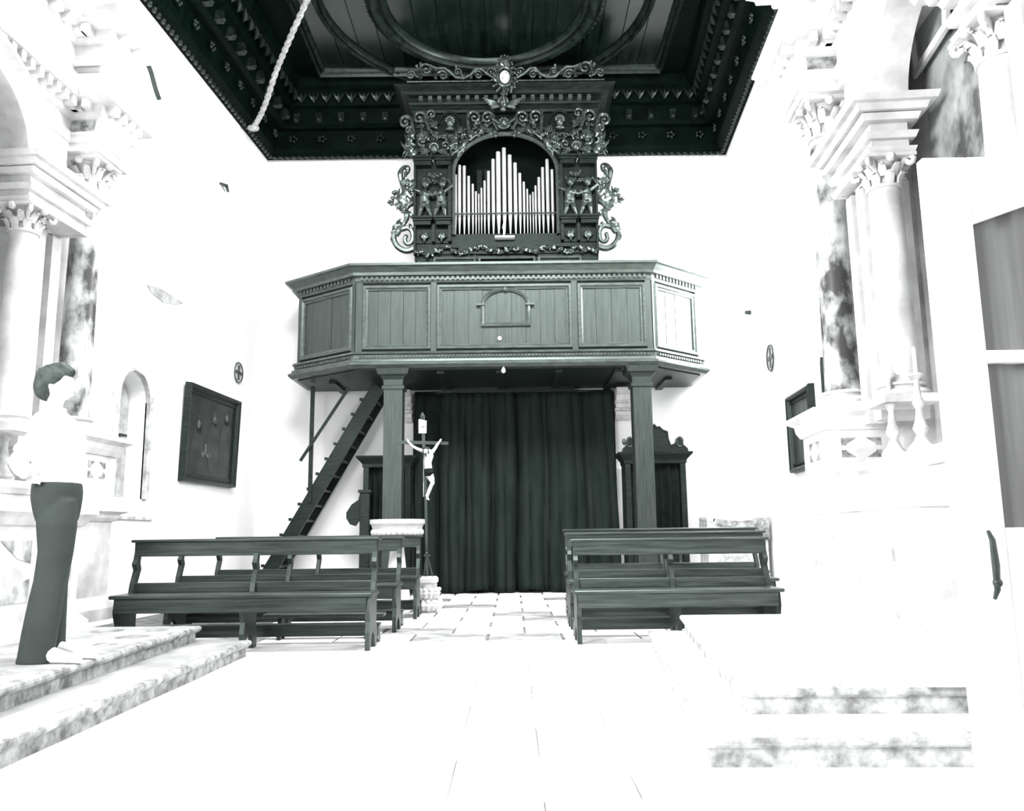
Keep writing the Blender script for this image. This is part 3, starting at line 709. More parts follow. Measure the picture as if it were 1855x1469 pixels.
# side ears: upper curls and the long side scrolls
def zp(x, y): return (680 + x * .1362, 280 + y * .1362)
for sg in (1, -1):
    m_ = MB()
    spiral(m_, 733, 219, 11, .3, 1.3, -1, 2.8, .0, sg, [(750, 240), (747, 228)]); spiral(m_, 740, 234, 7, .5, 1.2, -1, 2.2, .0, sg)
    for x, y, a, l in ((752, 262, -2.7, 30), (752, 270, -3.0, 32), (750, 278, -2.3, 26), (752, 286, -2.0, 24), (750, 250, -2.2, 20)): leaf(m_, x, y, a, l, 3.2, .4, 0, sg, 2)
    m_.build('upper_ear_scroll', M['carved'], org, True)
    m_ = MB()
    big = [zp(*q) for q in ((520, 1235), (460, 1262), (390, 1262), (310, 1215), (262, 1140), (255, 1060), (300, 1005), (370, 975), (440, 965), (490, 1010), (505, 1090), (480, 1160), (430, 1175), (400, 1130), (410, 1075))]
    c2 = catmull([op(OC + sg * (x - OC), y, 0) for x, y in big], 5); n = len(c2)
    m_.tube(c2, [(5.8 - 2.0 * i / n) * S for i in range(n)], 7, 1.1, (0, 1, 0)); m_.ball(c2[-1], 4.2 * S, 8, 6)
    stem = [zp(*q) for q in ((280, 1060), (330, 985), (390, 900), (425, 810), (410, 730), (450, 660), (500, 620), (470, 560), (420, 500), (360, 400), (335, 300), (335, 220), (370, 160), (420, 165), (430, 210), (400, 240))]
    c2 = catmull([op(OC + sg * (x - OC), y, .01) for x, y in stem], 5); n = len(c2)
    m_.tube(c2, [(4.6 + .9 * math.sin(i * .5)) * S for i in range(n)], 7, 1.1, (0, 1, 0)); m_.ball(c2[-1], 3.8 * S, 7, 5)
    for x, y, a, l, wd in ((330, 985, -2.2, 20, 4.5), (290, 1030, -2.5, 14, 4), (420, 800, -.5, 14, 3), (430, 640, -2.75, 32, 4.5), (430, 620, -2.35, 30, 4), (440, 660, 2.9, 22, 4), (400, 700, 2.7, 14, 3.5), (300, 560, -2.6, 12, 3.5), (240, 590, 2.2, 12, 3.5), (440, 480, -.9, 14, 3.5), (400, 400, -.7, 18, 3.4), (350, 300, -.2, 14, 3), (430, 960, -.3, 12, 3), (360, 420, -1.2, 20, 3), (500, 320, 2.2, 16, 3), (470, 560, -1.0, 12, 3), (250, 1120, -2.9, 7, 3)):
        px_, py_ = zp(x, y); leaf(m_, px_, py_, a, l, wd, .7, .01, sg, 2)
    for x, y in ((240, 490), (270, 480), (225, 560), (215, 640), (330, 540), (360, 690), (310, 680), (470, 620), (400, 590)): px_, py_ = zp(x, y); m_.ball(op(OC + sg * (px_ - OC), py_, .02), 3.6 * S, 7, 5)
    m_.build('side_scroll', M['carved'], org, True)
# lower festoon band
m_ = MB(); rn = random.Random(11)
for i in range(46):
    t = i / 45; x = 758 + 316 * t; y = 452 + 3 * math.sin(t * PI * 10) + (4 if t < .08 or t > .92 else 0)
    if i % 3 == 0: spiral(m_, x, y, 4.6, rn.uniform(0, 6), 1.1, rn.choice((-1, 1)), 1.9, .08)
    else: leaf(m_, x, y, rn.uniform(-PI, PI), 9, 2.6, .5, .09, 1, 1)
    m_.ball(op(x + rn.uniform(-3, 3), y + rn.uniform(-5, 6), .1), 1.9 * S, 5, 4)
m_.build('festoon_band', M['carved'], org, True)
m_ = MB(); obox(m_, 756, 1077, 444, 461, 0, .05); obox(m_, 799, 830, 446, 452, .05, .13); obox(m_, 900, 933, 446, 452, .05, .13); obox(m_, 1002, 1030, 446, 452, .05, .13); m_.build('plinth_board', M['case'], org)

# ------------------------------------------------------------------ under the loft
YCU = 15.12
cl, crr = at(752, 900, Y=YCU).x, at(1114, 900, Y=YCU).x; ct_, cb = at(930, 712, Y=YCU).z, 0.03
cur = thing('curtain', 'huge dark floor-length curtain closing the doorway under the loft', 'curtain', ((cl + crr) / 2, YCU, 0))
mb = MB(); nx, nz = 220, 26; rn = random.Random(8)
ph = [rn.uniform(0, 6) for _ in range(6)]
rings = []
def fold(u, z):
    x = u * (crr - cl)
    q = x * 5.6 + ph[0] + .7 * math.sin(x * 1.7 + ph[3]) + .12 * math.sin(z * .9 + x)
    a = .22 * (1 - abs(math.sin(q)) ** .6) + .08 * (1 - abs(math.sin(q * 2.3 + ph[1])) ** .7) + .02 * math.sin(x * 4.2 + ph[2]) - .08
    return a * (1.15 - .12 * z)
for j in range(nz + 1):
    z = cb + (ct_ - cb) * j / nz
    rings.append([(cl + (crr - cl) * i / nx + .012 * math.sin(z * 2 + i * .2) + (.06 * (1 - j / nz) * (i / nx) ** 3), YCU - .05 + fold(i / nx, z), z + (.03 * math.sin(i * .11) if j == 0 else 0)) for i in range(nx + 1)])
vr = [[mb.v(p) for p in r] for r in rings]
for a, b in zip(vr[:-1], vr[1:]):
    for i in range(nx): mb.face([a[i], a[i + 1], b[i + 1], b[i]])
o = mb.build('cloth', M['curtain'], cur, True); m = o.modifiers.new('s', 'SOLIDIFY'); m.thickness = .008
mb = MB(); mb.tube([(cl - .02, YCU - .02, ct_ + .02), (crr + .02, YCU - .02, ct_ + .02)], .022, 8); mb.box(cl + .5, crr - .7, YCU - .10, YCU - .06, ct_ + .0, ct_ + .10); mb.build('pelmet', M['wood'], cur)
# corbels (stone brackets beside the doorway)
def corbel(px0, px1, lab):
    a, b = at(px0, 720, Y=YE - .2).x, at(px1, 720, Y=YE - .2).x
    zt_, zb = z0 - .17, at(900, 762, Y=YE - .2).z; hh = zt_ - zb
    c = thing('stone_corbel', lab, 'corbel', ((a + b) / 2, YE, zb), 'stone corbels beside the curtain')
    m_ = MB()
    prof = [(YE, zt_ + .08), (YE - .50, zt_ + .08), (YE - .50, zt_ - .03), (YE - .40, zt_ - .1 * hh), (YE - .42, zt_ - .3 * hh), (YE - .32, zt_ - .38 * hh), (YE - .33, zt_ - .58 * hh), (YE - .22, zt_ - .66 * hh), (YE - .2, zt_ - .82 * hh), (YE - .08, zt_ - hh), (YE, zt_ - hh)]
    m_.prism(prof, lambda u, v: (a, u, v), lambda u, v: (b, u, v)); m_.build('bracket', M['stone'], c)
    m_ = MB()
    for k in (.35, .62): m_.box(a - .02, b + .02, YE - .45 + .2 * k, YE - .02, zt_ - k * hh - .03, zt_ - k * hh + .01)
    m_.build('fillet', M['stone_grey'], c)
corbel(733, 746, 'pale carved stone corbel left of the curtain, behind the left post'); corbel(1114, 1141, 'pale carved stone corbel right of the curtain, beside the right post')

# staircase
YS = 14.75
s0 = at(535, 968, Y=YS); s1 = at(690, 705, Y=YS)
dirv = (s1 - s0).normalized(); s0 = s0 - dirv * (s0.z / dirv.z) ; Ls = (s1 - s0).length
st = thing('wooden_staircase', 'steep dark wooden staircase rising to the loft on the left', 'staircase', (s0.x, YS, 0))
nrmv = Vector((-dirv.z, 0, dirv.x))
for k, yy in enumerate((YS - .3, YS + .3)):
    m_ = MB(); off = Vector((0, yy - YS, 0)); q = [s0 + nrmv * .12, s0 - nrmv * .12, s1 - nrmv * .12, s1 + nrmv * .12]
    m_.loft([[p + off for p in q], [p + off + Vector((0, .05, 0)) for p in q]]); m_.build('stringer', M['wood'], st)
nst = 14
for i in range(1, nst):
    p = s0 + dirv * (Ls * i / nst)
    m_ = MB(); m_.box(p.x - .13, p.x + .12, YS - .26, YS + .31, p.z - .02, p.z + .02); t_ = m_.build('tread', M['wood'], st)
m_ = MB()
for i in range(1, nst):
    p = s0 + dirv * (Ls * i / nst); m_.box(p.x - .175, p.x - .125, YS - .335, YS - .29, p.z - .0, p.z + .05)
m_.build('tread_ends', M['wood'], st, kind='stuff')
mb = MB(); a = at(567, 700, Y=YS - .3); b = at(561, 910, Y=YS - .3); mb.tube([b, a], .045, 4, nrm=(1, 1, 0)); mb.build('newel_post', M['wood'], st)
mb = MB(); a = at(632, 702, Y=YS - .36); b = at(544, 835, Y=YS - .36); mb.tube([b, a], .035, 4, nrm=(1, 1, 0)); mb.build('handrail', M['wood'], st)

# confessionals
def confessional(px0, px1, pytop, Yf, lab, ped, wing):
    a, b = at(px0, 860, Y=Yf).x, at(px1, 860, Y=Yf).x; zt_ = at((px0 + px1) / 2, pytop, Y=Yf).z
    c = thing('confessional', lab, 'confessional', ((a + b) / 2, Yf, 0))
    m_ = MB(); Yb = min(14.97, Yf + .75)
    m_.box(a, b, Yb - .04, Yb, 0, zt_); m_.box(a, b, Yf, Yb, zt_ - .12, zt_); m_.build('back_and_roof', M['wood'], c)
    for q in (a, b - .10):
        m_ = MB(); m_.cbox(q, q + .10, Yf, Yb - .04, 0, zt_ - .12, .008); m_.build('side_panel', M['wood'], c)
    m_ = MB(); m_.cbox(a + .1, b - .1, Yf + .02, Yf + .06, 0, .9, .006); m_.build('front_panel', M['wood'], c)
    m_ = MB(); m_.sweep([(a, Yb), (a, Yf), (b, Yf), (b, Yb)], [(-.08, zt_ - .14), (.015, zt_ - .14), (.02, zt_ - .08), (.07, zt_ - .02), (.11, zt_ + .02), (.12, zt_ + .06), (-.08, zt_ + .06)]); m_.build('cornice', M['wood'], c)
    m_ = MB(); rings = []
    for j in range(9):
        z = .9 + (zt_ - .12 - .9) * j / 8; rings.append([m_.v((a + .1 + (b - a - .2) * i / 50, Yf + .10 + .03 * math.sin(i * .75 + .4 * math.sin(j)) * (1.2 - j * .06), z)) for i in range(51)])
    for r0, r1 in zip(rings[:-1], rings[1:]):
        for i in range(50): m_.face([r0[i], r0[i + 1], r1[i + 1], r1[i]])
    m_.build('curtain', M['cloth_dark'], c, True)
    m_ = MB(); m_.sweep([(a + .16, .2), (b - .16, .2), (b - .16, .8), (a + .16, .8)], [(-.03, 0), (-.02, .02), (.02, .03), (.03, 0)], lambda u, v, n: (u, Yf + .02 - n, v), closed=True); m_.build('door_panel', M['frame'], c)
    if ped:
        xm = (a + b) / 2; hw = (b - a) / 2 + .05; z = zt_ + .06
        half = [(1, 0), (.98, .06), (.86, .13), (.84, .22), (.76, .27), (.66, .25), (.60, .15), (.48, .13), (.42, .24), (.40, .38), (.25, .42), (.16, .48), (.08, .47), (0, .53)]
        pts = [(xm + u * hw, z + v * .95) for u, v in half] + [(xm - u * hw, z + v * .95) for u, v in half[::-1][1:]]
        m_ = MB(); m_.prism(pts, lambda u, v: (u, Yf - .02, v), lambda u, v: (u, Yf + .05, v)); pd_ = m_.build('pediment', M['wood'], c)
        m_ = MB()
        for s_ in (-1, 1): m_.tube([(xm + s_ * hw * (.76 + .1 * math.cos(t * .6)), Yf - .03, z + .18 + .09 * math.sin(t * .6)) for t in range(10)], .014, 6)
        m_.tube([(u, Yf - .03, v) for u, v in pts], .012, 5); m_.ball((xm - hw * .92, Yf, z + .19), (.04, .04, .06), 8, 6); m_.build('volute', M['frame'], pd_, True)
    if wing:
        x0_ = a - .02; m_ = MB(); zc = at(650, 922, Y=Yf).z; hh = .55
        pts = [(x0_, zc + .32), (x0_ - .03, zc + .30), (x0_ - .06, zc + .16), (x0_ - .18, zc + .08), (x0_ - .27, zc - .06), (x0_ - .27, zc - .16), (x0_ - .2, zc - .27), (x0_ - .1, zc - .30), (x0_ - .05, zc - .22), (x0_, zc - .22)]
        m_.prism(pts, lambda u, v: (u, Yf, v), lambda u, v: (u, Yf + .05, v)); m_.build('carved_wing', M['wood'], c)
        m_ = MB(); zz_ = at(660, 893, Y=Yf).z; m_.cbox(a - .03, a + .14, Yf - .12, Yf, 0, zz_, .01); m_.box(a - .06, a + .17, Yf - .15, Yf, zz_, zz_ + .05); m_.build('side_post', M['wood'], c)
    return c
confessional(658, 743, 832, 14.55, 'dark wooden confessional behind the left post and the staircase', False, True)
confessional(1133, 1243, 825, 14.45, 'dark wooden confessional with scrolled pediment behind the right post', True, False)

# low step under the curtain
mb = MB(); a = at(765, 1066, Y=15.0).x; mb.cbox(a, a + .36, 14.7, 14.85, 0, .07, .01); o = mb.build('wooden_block', M['wood']); tag(o, 'low dark wooden block at the foot of the great curtain', 'block')

# holy water font
Yft = 11.9
fc = at(720, 950, Y=Yft); fc.z = 0
ft = thing('holy_water_font', 'white stone basin on a flared pedestal behind the left benches', 'font', fc)
zr = at(720, 941, Y=Yft).z; zb = at(720, 966, Y=Yft).z; rr = (at(770, 950, Y=Yft).x - at(671, 950, Y=Yft).x) / 2
mb = MB(); H = zr - zb
mb.lathe([(.10, zb - .10), (rr * .5, zb - .06), (rr * .82, zb), (rr * .9, zb + H * .3), (rr * .93, zb + H * .55), (rr * .95, zb + H * .6), (rr, zb + H * .7), (rr, zr), (rr * .9, zr), (rr * .8, zr - .05), (.05, zr - .10)], fc, 40); mb.build('basin', M['stone'], ft, True)
mb = MB()
for k in range(28):
    a = 2 * PI * k / 28; mb.ball(fc + Vector((math.cos(a) * rr * .86, math.sin(a) * rr * .86, zb + H * .08)), (.045, .045, .05), 6, 5)
mb.build('gadroon_row', M['stone'], ft, True)
mb = MB(); mb.lathe([(.26, 0), (.26, .10), (.2, .14), (.13, zb * .55), (.10, zb * .8), (.14, zb - .12), (.15, zb - .08)], fc, 24); mb.build('pedestal', M['stone'], ft, True)

# standing crucifix on an old capital
Yx = 11.6
xc = at(771, 960, Y=Yx).x
cap = at(776, 1094, Z=0); ycap = 11.5
zt_ = at(776, 1044, Y=ycap).z; xcap = at(776, 1044, Y=ycap).x
cx_ = thing('crucifix', 'tall wooden processional crucifix with white figure beside the great curtain', 'crucifix', (xcap, ycap, zt_))
def xp(px, py, d=0): return at(px, py, Y=ycap - d)
mb = MB(); mb.tube([xp(774, 1042), xp(771.5, 900), xp(766, 760)], [.024, .026, .032], 4, nrm=(1, 1, 0)); mb.tube([xp(766, 762), xp(765.5, 754), xp(765, 747)], [.03, .036, .008], 8); mb.build('upright', M['wood_z'], cx_)
mb = MB(); mb.tube([xp(716, 801), xp(812, 803)], .032, 4, nrm=(0, 1, 1)); mb.build('crossbar', M['wood_x'], cx_)
mb = MB(); mb.tube([xp(767.5, 830, .02), xp(767, 900, .02)], .006, 5); mb.build('hanging_cord', M['rope'], cx_)
pq = xp(765.5, 773.5, .03)
mb = MB(); mb.box(pq.x - .055, pq.x + .055, pq.y - .012, pq.y + .012, pq.z - .09, pq.z + .09); mb.tube([pq + Vector((-.055, 0, .1)), pq + Vector((.055, 0, .075))], .016, 6); pla = mb.build('title_board', M['stone'], cx_, label='pale inscribed title board')
tc_ = bpy.data.curves.new('inscription', 'FONT'); tc_.body = 'INRI'; tc_.size = .05; tc_.align_x = 'CENTER'; tc_.align_y = 'CENTER'; tc_.extrude = .002
to = bpy.data.objects.new('inscription', tc_); C.objects.link(to); to.location = pq + Vector((0, -.014, .0)); to.rotation_euler = (R(90), 0, 0); tc_.materials.append(M['wood'])
bpy.context.view_layer.update(); me = bpy.data.meshes.new_from_object(to.evaluated_get(bpy.context.evaluated_depsgraph_get())); t2 = bpy.data.objects.new('inscription', me); C.objects.link(t2); t2.matrix_world = to.matrix_world; bpy.data.objects.remove(to)
mw = t2.matrix_world.copy(); t2.parent = pla; t2.matrix_parent_inverse = parent_world(pla).inverted(); t2.matrix_basis = mw
mb = MB()
for a, b in ((773, 768), (773, 773), (774, 784)): mb.tube([xp(a, 1006), xp(b, 1044)], .011, 5)
mb.tube([xp(768, 1006), xp(779, 1006)], .014, 5); mb.ball(xp(773, 1002), .025, 6, 5); mb.build('iron_bracket', M['iron'], cx_)
# figure
mb = MB(); g = .0105
def cp(px, py, d=.07): return at(px, py, Y=ycap - d)
sc = (cp(800, 850) - cp(700, 850)).x / 100
mb.tube([cp(777, 858), cp(776, 850, .08), cp(775, 838, .10), cp(777, 826, .11), cp(777, 818, .09), cp(774, 814, .1)], [6.5 * sc, 7.2 * sc, 6.6 * sc, 8.5 * sc, 7 * sc, 3 * sc], 12)
mb.ball(cp(771.5, 817, .16), (4.6 * sc, 5 * sc, 6 * sc), 10, 8); mb.ball(cp(771, 819, .21), .010, 6, 5)
mb.tube([cp(771, 819), cp(756, 813, .08), cp(747, 808, .06), cp(740, 800, .05)], [3.6 * sc, 3.0 * sc, 2.6 * sc, 1.7 * sc], 8)
mb.tube([cp(783, 819), cp(789, 811, .08), cp(793, 804, .06), cp(797, 799, .05)], [3.6 * sc, 3.0 * sc, 2.6 * sc, 1.7 * sc], 8)
for hx, hy, s_ in ((739, 799, -1), (798, 798, 1)):
    mb.ball(cp(hx, hy, .05), (2.4 * sc, 1.2 * sc, 2.6 * sc), 8, 6)
    for k in range(4): mb.tube([cp(hx, hy, .05), cp(hx + s_ * 1.2 + (k - 1.5) * .9, hy - 3.6 + abs(k - 1.5) * .4, .06)], [.9 * sc, .55 * sc], 5)
    mb.tube([cp(hx, hy, .05), cp(hx - s_ * 2.4, hy - 1.8, .07)], [.9 * sc, .6 * sc], 5)
mb.tube([cp(774, 858), cp(781, 869, .11), cp(784, 874, .14), cp(778, 886, .09), cp(773, 898, .07)], [5.4 * sc, 4.6 * sc, 4.0 * sc, 3.2 * sc, 2 * sc], 9)
mb.tube([cp(780, 858), cp(783, 868, .12), cp(783, 875, .16), cp(779, 886, .12), cp(775, 898, .09)], [5 * sc, 4.4 * sc, 3.6 * sc, 3 * sc, 1.9 * sc], 9)
mb.tube([cp(772, 897, .07), cp(777, 906, .11)], [2.2 * sc, 1.6 * sc], 7); mb.tube([cp(775, 897, .09), cp(773, 905, .12)], [2.2 * sc, 1.5 * sc], 7)
fg = mb.build('carved_figure', M['flesh'], cx_, True, label='white painted carved figure with outstretched arms'); remesh(fg, .008, 2)
mb = MB(); mb.ball(cp(771, 813, .145), (5.2 * sc, 5.4 * sc, 4.5 * sc), 9, 7)
for k in range(14): a = 2 * PI * k / 14; mb.ball(cp(771.5, 813, .15) + Vector((math.cos(a) * 5.2 * sc, math.sin(a) * 5 * sc, .01)), 1.6 * sc, 5, 4)
mb.tube([cp(767, 815, .15), cp(766, 823, .13)], [2 * sc, 1.2 * sc], 6); mb.tube([cp(775, 815, .17), cp(777, 824, .16)], [1.8 * sc, 1.2 * sc], 6); mb.tube([cp(771, 822, .18), cp(772, 827, .17)], [1.8 * sc, 1 * sc], 6)
mb.build('hair_and_crown', M['hair'], fg, True)
mb = MB(); mb.tube([cp(777, 862, .075), cp(776.5, 855, .08), cp(776, 849, .08)], [8.2 * sc, 8.4 * sc, 7.8 * sc], 12); mb.tube([cp(768, 852, .12), cp(776, 857, .16), cp(785, 853, .12)], 1.6 * sc, 6); mb.build('loincloth', M['cloth_dark'], fg, True)
# capital under the crucifix
sc2 = (at(794, 1060, Y=ycap).x - at(758, 1060, Y=ycap).x) / 2
cpt = thing('stone_capital', 'old carved white stone capital serving as foot of the crucifix', 'capital', (xcap, ycap, 0))
mb = MB(); mb.lathe([(sc2 * .8, 0), (sc2 * .85, .05), (sc2 * .78, .12), (sc2 * .75, .3), (sc2 * .85, zt_ - .1)], (xcap, ycap, 0), 16, 4, .06); mb.build('bell', M['stone'], cpt, True)
mb = MB(); mb.cbox(xcap - sc2 * .95, xcap + sc2 * .95, ycap - sc2 * .95, ycap + sc2 * .95, zt_ - .10, zt_, .025); mb.build('abacus', M['stone'], cpt)
mb = MB()
for k in range(12):
    a = 2 * PI * k / 12 + .1
    for z, r, q in ((.10, .95, .07), (.26, .85, .055)):
        c = Vector((xcap + math.cos(a + (z > .2) * .26) * sc2 * r, ycap + math.sin(a + (z > .2) * .26) * sc2 * r, z)); mb.tube([c - Vector((0, 0, .06)), c + Vector((math.cos(a), math.sin(a), 0)) * .02, c * 1 + Vector((0, 0, .06))], [.03, q * .8, .02], 6); mb.ball(c + Vector((math.cos(a), math.sin(a), 0)) * .04 + Vector((0, 0, .05)), .028, 6, 5)
mb.build('carved_leaves', M['stone'], cpt, True)

# ------------------------------------------------------------------ benches
def bench(x0, x1, Y, zt, lab, grp, kneel=True, rz=0.0, mids=1, W=None):
    """Y = front of the feet; backrest behind"""
    L_ = x1 - x0; zs = .495 * zt / 1.0
    b = thing('pew', lab, 'pew', ((x0 + x1) / 2, Y, 0), grp)
    hx = L_ / 2; W = W or M['wood_x']
    def put(m_, n, **k):
        o = m_.build(n, k.pop('mat', W)); o.parent = b; return o
    pr = [(.03, 0), (.09, 0), (.11, .10), (.20, .16), (.30, .10), (.33, 0), (.42, 0), (.43, .12), (.39, .22), (.40, zs - .06), (.42, zs), (.37, zs + .08), (.41, zs + .16), (.45, zs + .24), (.42, zs + .30), (.45, zt - .10), (.46, zt - .02), (.42, zt - .02), (.38, zt - .12), (.36, zs + .33), (.33, zs + .29), (.37, zs + .23), (.31, zs + .10), (.29, zs + .02), (.02, zs - .02), (.0, zs - .14), (.04, zs - .24), (.06, .3), (.03, .16)]
    xs = [-hx, hx - .045] + [(-hx + L_ * (k + 1) / (mids + 1) - .02) for k in range(mids)]
    for x in xs:
        m_ = MB(); m_.prism(pr, lambda u, v, x=x: (x, u, v), lambda u, v, x=x: (x + .045, u, v)); put(m_, 'end_panel' if x in xs[:2] else 'middle_support', mat=M['wood_z'])
    m_ = MB(); m_.cbox(-hx - .03, hx + .03, -.04, .36, zs - .02, zs + .015, .008); put(m_, 'seat')
    m_ = MB(); m_.cbox(-hx + .01, hx - .03, -.012, .018, zs - .15, zs - .02, .005); put(m_, 'front_apron')
    m_ = MB(); m_.cbox(-hx + .0, hx, .335, .362, zs + .015, zs + .11, .005); put(m_, 'lower_rail')
    m_ = MB(); m_.cbox(-hx + .0, hx, .375, .40, zt - .16, zt - .02, .005); put(m_, 'backrest_board')
    m_ = MB(); m_.cbox(-hx - .03, hx + .03, .35, .50, zt - .025, zt + .005, .008); put(m_, 'top_rail')
    if kneel:
        m_ = MB(); m_.cbox(-hx, hx, .56, .70, .16, .19, .006); m_.box(-hx + .01, hx - .01, .57, .595, .07, .16); put(m_, 'kneeler')
        for x in (-hx + .01, hx - .05):
            m_ = MB(); m_.prism([(.41, .10), (.70, .0), (.76, .0), (.74, .10), (.66, .165), (.42, .2)], lambda u, v, x=x: (x, u, v), lambda u, v, x=x: (x + .035, u, v)); put(m_, 'kneeler_bracket', mat=M['wood_z'])
    b.rotation_euler = (0, 0, rz); return b
gl, gr = 'pews in the left block', 'pews in the right block'
bench(-3.72, -1.34, 7.72, 1.03, 'frontmost pew of the left block, nearest the stone steps', gl)
bench(-3.86, -1.30, 9.15, 1.03, 'middle pew of the three in the left block', gl)
bench(-3.92, -1.24, 10.55, 1.05, 'rearmost pew of the left block, in front of the font', gl)
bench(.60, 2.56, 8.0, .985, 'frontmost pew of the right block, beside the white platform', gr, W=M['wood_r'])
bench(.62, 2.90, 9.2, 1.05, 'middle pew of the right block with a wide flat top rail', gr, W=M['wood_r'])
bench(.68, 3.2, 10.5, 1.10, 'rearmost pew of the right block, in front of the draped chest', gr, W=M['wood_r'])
# low kneeling plank lying by the front left pew
mb = MB(); mb.cbox(-2.6, -1.35, 8.62, 8.80, .22, .26, .008)
kb = thing('kneeling_stool', 'low long kneeling stool behind the frontmost left pew', 'stool', (-2, 8.7, 0)); mb.build('board', M['wood_x'], kb)
for x in (-2.45, -1.55):
    mb = MB(); mb.prism([(-.09, 0), (-.05, 0), (0, .05), (.05, 0), (.09, 0), (.05, .22), (-.05, .22)], lambda u, v, x=x: (x, 8.71 + u, v), lambda u, v, x=x: (x + .04, 8.71 + u, v)); mb.build('trestle', M['wood_z'], kb)

# draped chest behind the right pews
a = at(1281, 945, Y=13.3); b = at(1390, 945, Y=13.3); zt_ = at(1335, 938, Y=13.3).z
cb_ = thing('draped_chest', 'low chest under a pale patterned cloth by the right wall', 'chest', ((a.x + b.x) / 2, 13.5, 0))
mb = MB(); mb.cbox(a.x, b.x, 13.3, 13.9, 0, zt_ - .05, .01); mb.build('box', M['stone_grey'], cb_)
mb = MB(); n = 24; r0 = []; r1 = []
for i in range(n + 1):
    t = i / n; x = a.x + .12 + (b.x - a.x - .1) * t; sag = .05 * math.sin(PI * t)
    r0.append([(x, 13.27 + .01 * math.sin(i), zt_ - .35), (x, 13.27 + .01 * math.sin(i * 1.3), zt_ - sag), (x, 13.92, zt_ - sag), (x, 13.92, zt_ - .2)])
vr = [[mb.v(p) for p in r] for r in r0]
for p_, q_ in zip(vr[:-1], vr[1:]):
    for k in range(3): mb.face([p_[k], q_[k], q_[k + 1], p_[k + 1]])
o = mb.build('cloth', M['step_stone'], cb_, True); m = o.modifiers.new('s', 'SOLIDIFY'); m.thickness = .012
mb = MB(); mb.tube([(a.x + .05, 13.3, zt_ - .01), (a.x + .05, 13.85, zt_ - .01)], .06, 10); mb.build('rolled_cloth', M['stone_grey'], cb_, True)

